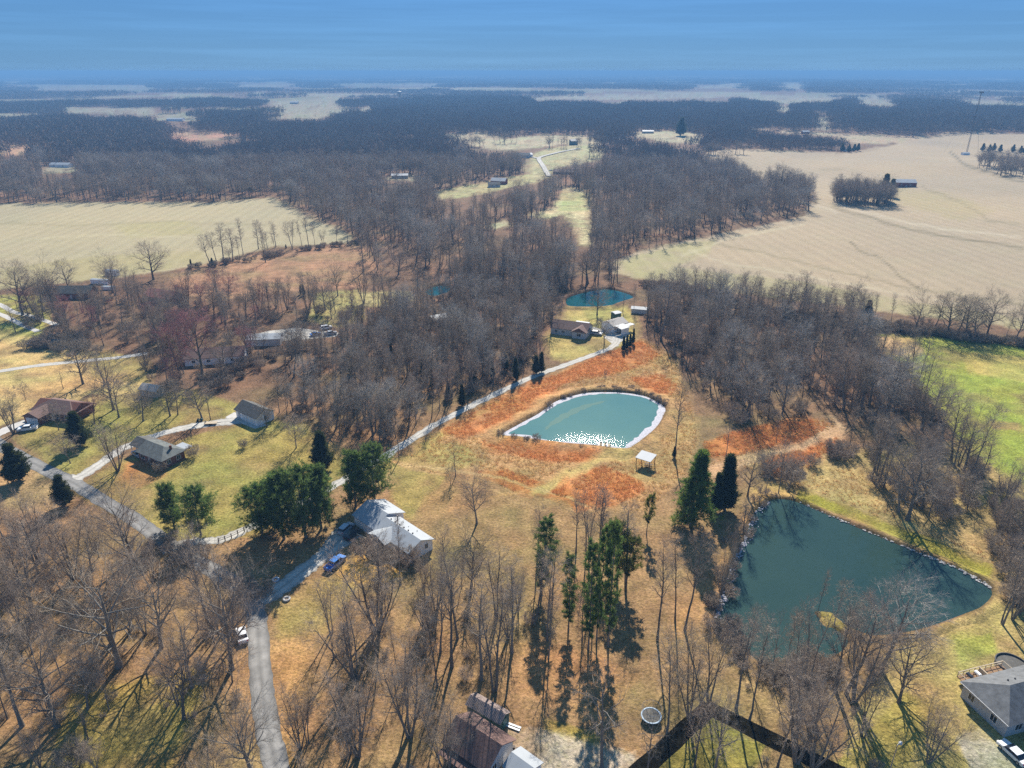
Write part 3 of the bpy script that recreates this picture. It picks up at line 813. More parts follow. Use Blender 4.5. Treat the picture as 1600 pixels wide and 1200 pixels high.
def make_bare(seed, H, stems=1, r=0.3, top=0.95, clear=0.3, limbs=14, limb=6.0, la=50, lup=0.06, shape='round', n2=7, n3=6, n4=7, tw=0.019, fan=0.0, l2=0.5, l3=0.5, l4=0.9, wander=0.1):
    rng = np.random.default_rng(seed)
    TP, TR = [], []
    for s in range(stems):
        if stems == 1:
            a, b = trunk_line(rng, H * top, r)
        else:
            az = s * 6.283 / stems + rng.random(); f = fan * (0.6 + 0.6 * rng.random())
            a, b = trunk_line(rng, H * top * (0.8 + 0.2 * rng.random()), r * (0.7 + 0.3 * rng.random()), start=(math.cos(az) * 0.25, math.sin(az) * 0.25), d0=(math.cos(az) * f, math.sin(az) * f, 1))
        TP.append(a); TR.append(b)
    TP, TR = np.concatenate(TP), np.concatenate(TR)
    def ll(t, u):
        s = (t - clear) / (1 - clear + 1e-6)
        prof = {'round': 0.55 + 0.6 * np.sin(np.pi * np.clip(s, 0, 1) ** 0.8) - 0.1 * s, 'up': 1.0 - 0.55 * s, 'vase': 0.75 + 0.45 * s, 'column': 0.85 - 0.35 * s}[shape]
        return limb * prof * (0.7 + 0.55 * u)
    L1, R1 = branch(rng, TP, TR, limbs, clear, 0.99, la, ll, 6, lup, wander, 0.6)
    L2, R2 = branch(rng, L1, R1, n2, 0.25, 1.0, 42, limb * l2, 4, 0.05, 0.12, 0.6, 0.35, 0.02)
    L3, R3 = branch(rng, L2, R2, n3, 0.25, 1.0, 34, limb * l2 * l3, 3, 0.05, 0.12, 0.6, 0.3, 0.014)
    L4, R4 = branch(rng, L3, R3, n4, 0.1, 1.0, 30, l4, 2, 0, 0.1, 0.6, 0.2, tw * 0.5)
    R4 = np.maximum(R4, tw * 0.5)
    trunk = join([tubes(TP, TR, 7), tubes(L1, R1, 5)])
    crown = join([tubes(L2, R2, 4), tubes(L3, R3, 3), tubes(L4, R4, 3)])
    return trunk, crown
VAR = {}
def variant(name, h, twig='twig', **k):
    t, c = make_bare(H=h, **k)
    VAR[name] = (array_mesh('trunk', *t, [M['bark']], smooth=True), array_mesh('crown', *c, [M[twig]]), h)
variant('oak', 18, seed=1, r=0.42, top=0.8, clear=0.22, limbs=17, limb=7.0, la=58, n2=8, n3=6, n4=7, l4=1.0)
variant('oak_b', 18, seed=22, r=0.40, top=0.7, clear=0.28, limbs=15, limb=7.6, la=52, n2=8, n3=6, n4=7, shape='vase', lup=0.1, l4=1.0)
variant('tall', 22, seed=3, r=0.34, top=0.92, clear=0.42, limbs=15, limb=5.0, la=46, lup=0.1, n2=7, n3=5, n4=6)
variant('poplar', 24, seed=4, r=0.32, top=0.97, clear=0.4, limbs=20, limb=3.6, la=44, lup=0.12, shape='up', n2=6, n3=5, n4=5)
variant('maple', 18, seed=5, stems=5, r=0.24, top=0.95, clear=0.25, limbs=9, limb=4.0, la=36, lup=0.12, fan=0.34, n2=6, n3=5, n4=5, shape='up')
variant('slim', 17, seed=6, r=0.15, top=0.97, clear=0.36, limbs=15, limb=2.7, la=28, lup=0.2, shape='column', n2=5, n3=4, n4=5, tw=0.02, l4=0.8)
variant('slim_b', 16, seed=7, r=0.15, top=0.95, clear=0.42, limbs=13, limb=3.3, la=32, lup=0.18, n2=5, n3=4, n4=5, tw=0.02, l4=0.85)
variant('twin', 18, seed=8, stems=2, r=0.22, top=0.95, clear=0.35, limbs=10, limb=3.4, la=32, lup=0.16, fan=0.12, n2=5, n3=4, n4=5, shape='up')
variant('small', 8, seed=9, r=0.13, top=0.8, clear=0.22, limbs=14, limb=3.1, la=52, n2=6, n3=5, n4=6, tw=0.018, l4=0.7)
variant('shrub', 3.2, seed=10, stems=9, r=0.04, top=0.9, clear=0.15, limbs=6, limb=1.0, la=40, fan=0.55, n2=4, n3=4, n4=5, tw=0.018, l4=0.45)
variant('stark', 20, seed=12, r=0.33, top=0.85, clear=0.32, limbs=13, limb=6.0, la=50, lup=0.07, n2=5, n3=4, n4=4, wander=0.2, l4=0.9)
variant('pale', 16, seed=13, twig='pale_twig', r=0.3, top=0.85, clear=0.25, limbs=16, limb=5.4, la=50, lup=0.1, n2=7, n3=6, n4=6)
variant('red', 15, seed=14, twig='red_twig', r=0.3, top=0.85, clear=0.3, limbs=15, limb=5.4, la=52, n2=7, n3=6, n4=7)

def tufts(rng, pts, dirs, size, blades, width):
    """sprays of needles: thin triangles fanned about a direction"""
    N = len(pts)
    d = norm_(dirs[:, None] + rng.normal(size=(N, blades, 3)) * 0.75)
    L = size * (0.6 + 0.8 * rng.random((N, blades, 1)))
    side = norm_(np.cross(d, rng.normal(size=(N, blades, 3)))) * width * 0.5 * (0.7 + 0.6 * rng.random((N, blades, 1)))
    o = pts[:, None] + rng.normal(size=(N, blades, 3)) * size * 0.18
    V = np.stack([o - side, o + side, o + d * L + side * 0.3], 2).reshape(-1, 3)
    t = np.arange(len(V)).reshape(-1, 3)
    return V, np.zeros((0, 4), int), t
def make_conifer(seed, H, r, base, whorls, per, reach, angle, up, tuft, blades, width, n2, profile, sparse=0.0):
    rng = np.random.default_rng(seed)
    TP, TR = trunk_line(rng, H * 0.97, r, lean=0.02, wander=0.02)
    m = whorls * per
    def ll(t, u):
        s = np.clip((t - base) / (1 - base), 0, 1)
        return reach * profile(s) * (0.45 + 0.8 * u)
    L1, R1 = branch(rng, TP, TR, m, base, 0.99, angle, ll, 5, up, 0.07, 0.35, 0, 0.02)
    if sparse:
        k = rng.random(len(L1)) > sparse; L1, R1 = L1[k], R1[k]
    lens = np.linalg.norm(L1[:, -1] - L1[:, 0], axis=1)
    L2, R2 = branch(rng, L1, R1, n2, 0.25, 1.0, 50, lambda t, u: (lens[:, None] * 0.34) * (0.6 + 0.6 * u), 3, 0.04, 0.12, 0.5, 0, 0.012)
    a = L2[:, 1]; b = L2[:, 2]; c = (L2[:, 0] + L2[:, 1]) / 2
    pts = np.concatenate([a, b, c, L1[:, 4], L1[:, 3]]); dirs = norm_(np.concatenate([b - L2[:, 0], b - a, a - c + 1e-3, L1[:, 4] - L1[:, 3], L1[:, 4] - L1[:, 3]]))
    dirs = norm_(dirs + np.array([0, 0, 0.35]))
    fol = tufts(rng, pts, dirs, tuft, blades, width)
    trunk = join([tubes(TP, TR, 7), tubes(L1, R1, 4)])
    crown = join([tubes(L2, R2, 3), fol])
    return trunk, crown
def conifer(name, h, leaf, **k):
    t, c = make_conifer(H=h, **k)
    VAR[name] = (array_mesh('trunk', *t, [M['bark']], smooth=True), array_mesh('crown', *c, [M[leaf]]), h)
conifer('white_pine', 16, 'pine', seed=31, r=0.28, base=0.1, whorls=11, per=7, reach=5.0, angle=72, up=0.10, tuft=0.75, blades=8, width=0.13, n2=7, profile=lambda s: 0.55 + 0.75 * np.sin(np.pi * np.clip(s * 0.8 + 0.12, 0, 1)) - 0.35 * s)
conifer('white_pine_b', 14, 'pine', seed=35, r=0.26, base=0.08, whorls=10, per=7, reach=4.6, angle=68, up=0.12, tuft=0.7, blades=8, width=0.13, n2=7, profile=lambda s: 1.05 - 0.7 * s)
conifer('bright_pine', 18, 'bright_pine', seed=32, r=0.28, base=0.06, whorls=14, per=7, reach=4.4, angle=76, up=0.09, tuft=0.7, blades=8, width=0.13, n2=8, profile=lambda s: 1.0 - 0.88 * s)
conifer('tall_pine', 24, 'pine', seed=33, r=0.2, base=0.13, whorls=14, per=5, reach=2.1, angle=70, up=0.08, tuft=0.6, blades=7, width=0.12, n2=6, profile=lambda s: 0.5 + 0.7 * np.sin(np.pi * np.clip(s, 0, 1)) - 0.1 * s, sparse=0.12)
conifer('yellow_pine', 15, 'yellow_pine', seed=34, r=0.2, base=0.3, whorls=8, per=5, reach=2.6, angle=66, up=0.09, tuft=0.65, blades=8, width=0.14, n2=6, profile=lambda s: 0.6 + 0.5 * np.sin(np.pi * s), sparse=0.25)
conifer('cedar', 10, 'cedar', seed=36, r=0.2, base=0.03, whorls=14, per=8, reach=3.0, angle=52, up=0.2, tuft=0.5, blades=8, width=0.17, n2=7, profile=lambda s: 1.0 - 0.86 * s ** 1.3)
conifer('column_cedar', 9, 'cedar', seed=37, r=0.15, base=0.02, whorls=14, per=7, reach=1.5, angle=42, up=0.3, tuft=0.45, blades=8, width=0.16, n2=6, profile=lambda s: 1.0 - 0.85 * s ** 1.6)

N_TREE = [0]
def tree(var, loc, h, rz, label, cat='tree', group=None, wide=1.0, name=None, z=0.0, lean=(0, 0)):
    tm, cm, h0 = VAR[var]
    k = h / h0
    nm = name or ('cedar_tree' if 'cedar' in var else 'pine_tree' if 'pine' in var else 'shrub' if var == 'shrub' else 'bare_tree')
    t = thing(nm, label, cat, (loc[0], loc[1], z), rz, group)
    t.scale = (k * wide, k * wide, k)
    t.rotation_euler = (lean[0], lean[1], rz)
    link('trunk', tm, t); link('crown', cm, t)
    N_TREE[0] += 1
    return t

# ------------------------------------------------------------------ trees one can point at: foot of the trunk, height of the top (pixels of the photograph), shape, label
BARE = [
    (184,736,660,'maple',1.1,'forked bare tree at the bend of the brick house driveway'),
    (22,678,606,'maple',1.0,'bare forked tree by the parked white pickup at the left edge'),
    (99,608,575,'stark',.9,'small lone bare tree on straw lawn behind the brown-roofed house'),
    (92,672,632,'small',1.0,'low bare tree right in front of the brown-roofed house'),
    (40,625,598,'small',.9,'small pinkish bare tree at the rear corner of the brown-roofed house'),
    (148,662,618,'red',1.0,'bushy bare tree between brown-roofed house and dark cedar'),
    (186,652,592,'oak',.95,'round bare shade tree left of the lawn shed behind the brick house'),
    (224,658,598,'oak_b',.9,'bare shade tree second from the brown-roofed house on back lawn'),
    (218,646,596,'twin',1,'twin stemmed bare tree behind the shade trees of the back lawn'),
    (266,650,590,'oak',.85,'bare shade tree hiding the half hidden tan shed'),
    (278,648,592,'tall',.9,'slim bare tree right beside the half hidden tan shed'),
    (316,656,588,'oak_b',1.0,'fan shaped bare tree at the gravel beside the parked lawn tractor'),
    (417,668,622,'oak',.8,'round bare tree at the near corner of the two-door garage'),
    (463,700,652,'small',1.1,'small thin bare tree alone on the lawn below the garage'),
    (110,724,682,'small',1.1,'small bare tree in the shade between the two driveways'),
    (712,744,694,'stark',.8,'small gnarled bare tree on green grass behind the white-roofed house'),
    (704,758,728,'small',.8,'tiny shrubby bare tree below the gnarled one on the green grass'),
    (745,818,732,'oak_b',.75,'dark bare tree with splayed roots shadow on the brown lawn'),
    (1054,715,592,'poplar',.6,'tall thin bare tree between the picnic shelter and the orange grass'),
    (240,437,378,'oak',1.25,'big round lone bare tree at the near edge of the pale field'),
    (350,408,350,'poplar',1.2,'tallest bare tree of the hedge clump by the pale field'),
    (364,408,356,'tall',1.0,'bare tree in the middle of the hedge clump by the pale field'),
    (338,408,362,'tall',.9,'leaning bare tree at the left of the hedge clump by the pale field'),
    (415,410,358,'stark',.8,'dark open bare tree alone right of the hedge clump'),
    (528,462,405,'oak_b',.8,'rounded bare tree at the right end of the reddish brush field'),
    (568,425,362,'poplar',1.1,'tall bare tree behind the reddish brush field'),
    (36,492,408,'oak',1.0,'large dense bare tree at the left edge above the twin footpaths'),
    (52,488,420,'tall',1.1,'tall bare tree on the right of the large one above the footpaths'),
    (84,484,412,'oak_b',1.0,'spreading bare tree leaning over the long dark-roofed house'),
    (108,455,405,'oak',.9,'bare tree behind the long dark-roofed house'),
    (176,458,400,'oak_b',1.0,'round bare tree next to the white trailers'),
    (180,462,402,'twin',1.0,'twin trunked bare tree beside the white trailers'),
    (318,592,488,'red',1.05,'big reddish crowned bare tree over the dark ranch roof'),
    (352,588,520,'oak',.9,'bare oak in front of the dark ranch roof among trees'),
    (466,512,462,'stark',.7,'small crooked bare tree on green grass behind the parked cars'),
    (334,510,440,'tall',.9,'tall bare tree in row at foot of the reddish brush field'),
    (347,505,448,'twin',.9,'forked bare tree in row at foot of the reddish brush field'),
    (290,506,452,'tall',.9,'straight bare tree left in the row under the brush field'),
    (400,500,440,'poplar',1.0,'pink-brown tall bare tree right in the row under the brush field'),
    (385,498,442,'oak_b',.8,'broad bare tree in the row under the brush field'),
    (130,600,528,'oak',1.0,'bare tree beside the left gravel drive below the white shed'),
    (165,600,548,'maple',1.0,'dense multi-stemmed bare tree at the end of the left gravel drive'),
    (178,640,560,'oak_b',1.0,'large bare tree on the near side of the left gravel drive'),
    # around the far house
    (862,518,455,'oak_b',.9,'dense bare tree left of the dark-roofed house by the teal pond'),
    (933,492,444,'oak',1.0,'round bare tree standing before the teal pond'),
    (973,487,452,'stark',.8,'open bare tree at the right end of the teal pond'),
    (990,486,444,'poplar',.6,'slender bare tree beside the small shed at the teal pond'),
    (944,538,500,'small',1.3,'bare tree inside the loop of the far gravel drive'),
    (945,600,578,'small',.4,'lone sapling in the straw above the turquoise pond'),
    # right hand woods edge and hedge
    (1213,690,640,'slim',.8,'thin bare sapling in the middle of the orange grass'),
    (1134,716,640,'stark',.5,'gaunt bare tree at left end of the orange grass strip'),
    (1168,776,704,'oak',.8,'round bare tree on the left bank at the top of the angular pond'),
    (1126,930,845,'maple',.6,'many-stemmed bare tree on the left bank of the angular pond'),
    (1146,880,815,'maple',.6,'many-stemmed bare tree halfway up the left pond bank'),
    (1160,838,772,'twin',.8,'twin bare tree on the upper left pond bank'),
    (1196,770,700,'slim',.7,'slender bare tree at the top corner of the angular pond'),
    (1216,772,690,'slim_b',.9,'thin bare tree where the dam meets the angular pond'),
    (1232,768,712,'small',1.0,'low bare tree at the start of the grassy dam'),
    (1418,812,690,'oak',.95,'largest bare tree alone on the straw slope behind the dam'),
    (1404,800,705,'tall',.95,'bare tree at left of the largest one on the straw slope'),
    (1370,755,640,'twin',.9,'tall dark bare clump-tree at the head of the straw slope'),
    (1362,750,650,'tall',.9,'straight bare tree behind the straw slope beside the dark one'),
    (1440,795,700,'oak_b',.8,'leaning bare tree on the right of the straw slope'),
    (1318,640,548,'tall',1.0,'tall bare tree at the front edge of the right woods'),
    (1344,640,560,'poplar',1.1,'straight bare tree at front edge of the right woods'),
    (1332,636,552,'twin',1.0,'forked bare tree at the front edge of the right woods'),
    (1440,672,585,'oak_b',.9,'curved bare tree by the green pasture at the woods edge'),
    (1452,664,582,'oak',.95,'wide fan crowned bare tree overlooking the green pasture'),
    (1470,700,610,'tall',.9,'leaning bare tree along the green pasture edge'),
    (1486,720,622,'tall',1.0,'dark bare tree lower down the green pasture edge'),
    (1506,735,640,'oak_b',.8,'bare tree last in the line beside the green pasture'),
    (1498,728,648,'twin',.9,'forked bare tree in the line beside the green pasture'),
    (1566,975,862,'twin',.9,'dark forked bare tree at the right end of the angular pond'),
    (1582,968,880,'maple',.8,'bushy bare tree at the right edge near the angular pond'),
    (1592,960,850,'tall',.9,'tall bare tree cut by the right edge below the dam'),
    (1560,830,765,'maple',.9,'bushy bare tree above the end of the dam'),
    (1590,850,760,'oak_b',.9,'spreading bare tree by the right edge above the dam'),
    (1575,885,800,'slim',1.0,'slim bare tree at the far end of the dam'),
    # foot of the angular pond
    (1376,1046,906,'pale',1.0,'pale grey bare tree with silvery crown on the near pond shore'),
    (1404,1098,985,'oak',.75,'rounded bare tree on the lawn left of the grey hip-roofed house'),
    (1450,1192,1095,'maple',.8,'low spreading bare tree on the lawn near the lamp post'),
    (1304,1078,920,'twin',.85,'dark forked bare tree on the shore behind the little point'),
    (1322,1084,925,'tall',.8,'dark tall bare tree on the shore right behind the little point'),
    (1276,962,894,'slim',.7,'thin bare tree on the tip of the little point in the pond'),
    (1303,978,905,'slim_b',1.0,'grey bare tree on the little point in the pond'),
    (1205,1058,952,'stark',.45,'leaning thin bare tree at the near pond shore with pinkish top'),
    (1226,1050,950,'slim',.8,'upright reddish topped bare tree at the near pond shore'),
    (1240,1056,962,'slim_b',.9,'thin bare tree right of the reddish one at the near pond shore'),
    (1335,1095,960,'maple',.9,'dark many-stemmed bare tree below the pale grey one'),
    (1108,1094,955,'twin',.8,'dark bare tree at the tip of the black angled strip'),
    (1150,1108,960,'poplar',.8,'tall bare tree behind the black strip on its right'),
    (1078,1125,990,'maple',.8,'multi-stemmed bare tree left of the black strip tip'),
    (1042,1145,1000,'slim_b',.9,'slender bare tree right of the trampoline'),
    (1171,1125,985,'slim',1.0,'slim bare tree rising over the black strip'),
    (940,1205,1045,'stark',.85,'dark bare tree with forked top left of the trampoline'),
    (1010,1225,1098,'stark',.6,'gnarled low bare tree at the bottom below the trampoline'),
    (1080,1235,1100,'tall',.7,'straight bare trunk tree under the left arm of the black strip'),
    (1112,1225,1080,'tall',.8,'dark straight tree under the tip of the black strip'),
    (1245,1190,1040,'maple',1.0,'fan shaped bare tree on the right arm of the black strip'),
    (1270,1200,1060,'maple',.9,'many-branched bare tree below the right arm of the black strip'),
    (1027,1000,848,'poplar',.7,'tall single bare tree with low branches right of the tall pines'),
    (1070,985,832,'tall',.6,'pale crowned straight bare tree near the pond path'),
    (1055,970,840,'slim',.9,'thin straight bare tree beside the pale crowned one'),
    (918,868,752,'twin',.75,'upright bare tree behind the tall pines beneath the orange grass'),
    (936,872,758,'poplar',.8,'dense upright bare tree behind the tall pines'),
    (900,862,770,'poplar',.8,'bare upright tree left of the twin ones behind the tall pines'),
    # lower left and centre
    (186,1042,876,'oak',1.0,'big spreading bare oak casting long shadows in lower left'),
    (252,1012,872,'oak_b',.85,'large bare oak right of the big spreading one'),
    (362,1046,875,'oak_b',.8,'round topped bare tree leaning over the lane'),
    (330,986,832,'tall',.85,'tall bare tree by the lane with high forked crown'),
    (345,990,850,'twin',.8,'twin bare tree by the lane just left of the round topped one'),
    (300,1075,945,'stark',.8,'crooked bare tree in the greener patch near the lane'),
    (35,1135,990,'tall',1.0,'grey bare tree at far left near the bottom'),
    (60,880,795,'oak',1.1,'broad bare tree at left edge of the lower left thicket'),
    (52,960,850,'oak_b',1.0,'wide bare tree in the left of the lower left thicket'),
    (115,905,805,'maple',1.0,'many-stemmed bare tree below the dark cedar at the junction'),
    (208,900,800,'oak',.9,'bare tree at the road side of the lower left thicket'),
    (590,986,852,'maple',1.15,'large many-stemmed bare tree below the white-roofed house'),
    (556,1062,930,'maple',1.0,'big fan shaped bare tree in the middle of the lower woods'),
    (700,905,820,'tall',.8,'bare tree just below the end wall of the white-roofed house'),
    (735,930,826,'oak_b',.75,'rounded bare tree below the brown lawn'),
    (706,1042,888,'tall',.8,'dark trunked bare tree above the brown-roofed lower house'),
    (775,965,845,'twin',1.0,'tall forked bare tree left of the shaded pine stand'),
    (752,1062,900,'poplar',.9,'tall bare tree above the long narrow shed'),
    (772,1080,905,'twin',.9,'forked tall bare tree just above the long narrow shed'),
    (800,1020,880,'poplar',.9,'tall bare tree left of the pine stand shade'),
    (855,1000,862,'slim_b',1.0,'thin bare tree within the pine stand'),
    (640,1150,1010,'maple',1.0,'fan shaped bare tree left of the lower house'),
    (700,1215,1085,'maple',.8,'bare tree overhanging the lower house roof'),
    (560,1180,1050,'maple',1.0,'spreading bare tree near the bottom beside the lane'),
    (470,1170,1075,'maple',.8,'low bare tree leaning beside the lane near the bottom'),
    (395,1215,1080,'oak_b',.8,'bare tree over the lane at the bottom edge'),
    (1232,290,262,'oak',.9,'round bare tree alone at the corner of the tan crop field'),
    (1131,276,236,'oak',1.1,'large round bare tree at the near end of the tan field woods'),
]
# hedge between the tan crop field and the green pasture
for i, (x, yb, yt, v) in enumerate([(1067,466,418,'oak_b'),(1093,468,423,'oak'),(1109,472,424,'oak_b'),(1122,474,430,'tall'),(1150,478,432,'tall'),(1161,480,433,'oak_b'),(1174,482,436,'twin'),(1188,488,441,'slim'),
        (1206,488,450,'small'),(1229,494,430,'oak'),(1246,496,438,'oak_b'),(1256,494,432,'twin'),(1272,497,452,'slim_b'),(1286,498,446,'oak_b'),(1306,500,447,'twin'),(1320,502,445,'tall'),(1331,503,444,'oak_b'),(1345,506,456,'small'),
        (1366,505,460,'slim'),(1391,508,462,'slim'),(1428,521,458,'oak_b'),(1456,522,460,'tall'),(1479,526,457,'oak'),(1492,528,464,'tall'),(1506,529,462,'oak'),(1521,530,464,'oak_b'),(1541,526,455,'oak'),(1570,530,490,'slim'),(1586,532,474,'oak_b'),(1610,536,470,'oak')]):
    BARE.append((x, yb, yt, v, 1.0, None))
HEDGE_N = 30
EVER = [
    (31,752,694,'cedar',1.25,'dark cone-shaped cedar beside the road at the left edge'),
    (126,696,645,'cedar',1.2,'dark cedar casting a long shadow over the left lawn'),
    (101,790,744,'cedar',1.2,'ragged dark cedar at the road junction over bare trees'),
    (505,734,676,'cedar',1.1,'round dark cedar on the lawn beside the woods edge'),
    (273,826,757,'white_pine_b',.95,'darker pine of the pair at the end of the lawn by the road'),
    (314,836,762,'white_pine',.95,'brighter pine of the pair at the end of the lawn by the road'),
    (410,834,757,'white_pine',1.0,'leftmost big pine of the grove beside the white-roofed house'),
    (444,842,740,'white_pine_b',.9,'second big pine in the grove shading the drive'),
    (478,840,730,'white_pine',.9,'tallest big pine in the grove shading the drive'),
    (502,826,728,'white_pine_b',.85,'rear pine of the grove toward the white-roofed house'),
    (428,822,752,'white_pine_b',.9,'rear pine on the left of the grove by the gravel drive'),
    (556,792,706,'white_pine_b',.9,'pine touching the far end of the white-roofed house'),
    (586,784,696,'white_pine',.85,'rounded pine behind the white-roofed house beside the gravel drive'),
    (1079,820,698,'bright_pine',1.1,'big bright green conical pine left of the angular pond'),
    (1132,796,712,'column_cedar',1.3,'dark conical evergreen right of the big bright pine'),
    (1118,800,740,'cedar',.8,'dark cedar tucked between the bright pine and dark conical evergreen'),
    (846,930,806,'tall_pine',1.25,'pine with a full top at the left of the pine stand'),
    (888,985,868,'tall_pine',1.0,'lowest dense green pine of the pine stand'),
    (919,1015,848,'tall_pine',.8,'slender pine second from left in the pine stand'),
    (950,1010,806,'tall_pine',.62,'tallest thin pine of the pine stand'),
    (932,1000,812,'tall_pine',.6,'thin pine just left of the tallest one in the stand'),
    (964,912,822,'yellow_pine',1.2,'yellowish green pine at the right of the pine stand'),
    (978,920,838,'yellow_pine',1.1,'yellowish green pine with drooping crown beside another yellowish one'),
    (1010,835,772,'yellow_pine',.7,'small yellowish pine on the grass below the picnic shelter'),
    (263,562,525,'yellow_pine',1.6,'small bright yellow-green tree among bare trees'),
    (974,548,526,'column_cedar',1.1,'leftmost and nearest of four small dark evergreens by the drive loop'),
    (979,545,524,'column_cedar',1.0,'second of four small dark evergreens by the drive loop'),
    (984,542,522,'column_cedar',1.0,'third of four small dark evergreens by the drive loop'),
    (989,537,514,'column_cedar',.9,'farthest of four small dark evergreens by the drive loop'),
    (722,634,602,'column_cedar',1.2,'dark cedar at the woods edge along the gravel drive'),
    (806,594,560,'column_cedar',1.1,'left dark cedar of the pair near the far lawn'),
    (838,584,556,'cedar',1.0,'bushy dark cedar on the woods edge beside the gravel drive'),
    (846,582,550,'column_cedar',1.1,'pointed dark cedar beside the bushy one near the far lawn'),
    (789,578,552,'cedar',.9,'dark cedar deep in the woods by the drive bend'),
    (704,498,478,'column_cedar',1.2,'dark evergreen beside the half hidden white roof in the woods'),
    (680,502,484,'cedar',1.0,'rounded dark evergreen left of the half hidden white roof'),
    (470,460,446,'column_cedar',1.0,'left of two small dark evergreens at the brush field'),
    (475,461,445,'column_cedar',1.1,'right of two small dark evergreens at the brush field'),
    (299,417,405,'column_cedar',1.2,'small dark evergreen at the left end of the hedge clump'),
    (332,414,403,'cedar',1.0,'small dark evergreen under the hedge clump'),
    (447,388,382,'cedar',1.0,'tiny dark evergreen along the far hedge of the pale field'),
    (1063,212,184,'cedar',1.3,'lone dark evergreen before the distant woods'),
    (1053,715,698,'cedar',.7,'small dark evergreen at the foot of the tall thin bare tree'),
    (1353,505,470,'cedar',1.0,'round dark evergreen in the hedge of the crop field'),
    (1530,752,736,'cedar',1.1,'small dark evergreen in the shade beside the green pasture'),
    (1117,272,256,'column_cedar',1.3,'dark evergreen at the end of the distant tree belt'),
    (1378,312,272,'column_cedar',1.5,'dark evergreen on the right of the round grove in the field'),
    (1390,308,280,'cedar',1.2,'short dark evergreen at the right end of the round grove'),
]
_ced = [(560,640),(590,600),(612,560),(676,610),(700,620),(742,600),(640,540),(760,560),(660,590),(815,560),(548,600),(618,500),(770,590),(600,660)]
_dr = [(p.x, p.y) for p in (at(*q) for q in DRIVE_LONG)]
for x, y in sorted(_ced, key=lambda q: float(seg_dist(np.array([at(*q).x]), np.array([at(*q).y]), _dr)[0])):
    EVER.append((x, y, y - 24, 'column_cedar', 1.1, None))
for x, y in [(1535,236),(1545,238),(1552,236),(1562,238),(1582,238),(1594,240),(1600,240),(1316,236),(1326,238),(1334,237),(1340,236)]:
    EVER.append((x, y, y - 12, 'cedar', 1.2, None))
def ground_at(px, py):
    p = at(px, py)
    for _ in range(6):
        z = float(terrain(np.array([p.x]), np.array([p.y]))[0])
        p = at(px, py, z)
    return p
def top_height(p, py_top):
    dy = (600 - py_top) / FPX
    return CAM_H + p.y * (-sp + dy * cp) / (cp + dy * sp) - p.z
hedge_seen = 0; hedge_by = {}; cedar_n = 0; far_n = {'a': 0, 'b': 0}
WORDS = ['nearest', 'second nearest', 'third nearest', 'fourth nearest', 'fifth nearest', 'sixth nearest', 'seventh nearest', 'eighth nearest', 'ninth nearest', 'tenth nearest', 'eleventh nearest', 'twelfth nearest', 'thirteenth nearest', 'fourteenth nearest']
trees = []      # (x, y, z, h, variant, wide, label, group)
for i, (x, yb, yt, v, w, lab) in enumerate(BARE):
    p = ground_at(x, yb); h = top_height(p, yt)
    g = None
    if lab is None:
        side = 'left' if x < 1200 else 'middle' if x < 1400 else 'right'
        lab = {'left': 'bare hedge tree between the crop field and the dark right woods', 'middle': 'bare hedge tree between the crop field and the top of the green pasture woods',
               'right': 'dark spreading bare hedge tree shading the far edge of the green pasture'}[side]
        g = {'left': 'hedge trees above the right woods', 'middle': 'hedge trees in the middle of the crop field edge', 'right': 'hedge trees along the green pasture'}[side]
        hedge_seen += 1
        hedge_by[v] = hedge_by.get(v, 0) + 1
        lab = '%s %s bare tree from the left in the hedge along the crop field' % (['first', 'second', 'third', 'fourth', 'fifth', 'sixth', 'seventh', 'eighth', 'ninth', 'tenth'][hedge_by[v] - 1], {'oak': 'spreading', 'oak_b': 'vase-shaped', 'tall': 'tall', 'twin': 'forked', 'slim': 'slender', 'slim_b': 'thin', 'small': 'low'}[v])
        g = 'hedge trees along the crop field'
    tree(v, p, h, random.uniform(0, 6.28), lab, group=g, wide=w * (1.0 if v in ('oak', 'oak_b', 'maple', 'pale', 'red', 'small', 'stark') else 1.1), z=p.z)
for x, yb, yt, v, w, lab in EVER:
    p = ground_at(x, yb); h = top_height(p, yt)
    g = None
    if lab is None:
        if y and yb < 300:
            row = 'a' if x < 1400 else 'b'; far_n[row] += 1
            lab = '%s small dark evergreen from the left %s' % (['first', 'second', 'third', 'fourth', 'fifth', 'sixth', 'seventh', 'eighth'][far_n[row] - 1], 'beside the low house on the far field' if row == 'a' else 'in the row right of the radio mast')
            g = 'dark evergreens on the far field'
        else:
            lab, g = 'narrow dark cedar among the bare young woods, %s to the gravel drive' % WORDS[cedar_n], 'cedars among the young woods'; cedar_n += 1
    tree(v, p, h, random.uniform(0, 6.28), lab, group=g, wide=w, z=p.z)
print('placed', N_TREE[0])

# ------------------------------------------------------------------ woods
W_YOUNG = [(432,645),(440,600),(470,562),(520,545),(560,525),(610,500),(650,480),(700,440),(740,425),(860,420),(890,440),(884,470),(870,490),(846,512),(846,560),(862,584),(830,602),(770,622),(712,640),(650,672),(610,702),(560,690),(500,670),(460,655)]
W_RIGHT = [(1003,476),(1040,462),(1060,470),(1120,478),(1200,490),(1300,502),(1350,512),(1366,540),(1400,575),(1440,620),(1490,690),(1545,745),(1510,770),(1450,700),(1400,670),(1340,650),(1300,640),(1262,632),(1250,648),(1190,662),(1160,672),(1130,640),(1090,600),(1060,560),(1030,532),(1010,512)]
W_SLOPE = [(1322,694),(1350,676),(1400,682),(1450,710),(1500,755),(1520,790),(1478,822),(1430,800),(1385,782),(1352,744)]
W_LEFTMID = [(20,470),(110,462),(240,462),(300,470),(420,468),(500,480),(560,470),(640,470),(650,490),(600,520),(560,540),(500,545),(455,566),(420,570),(330,600),(250,610),(140,550),(60,545),(25,520)]
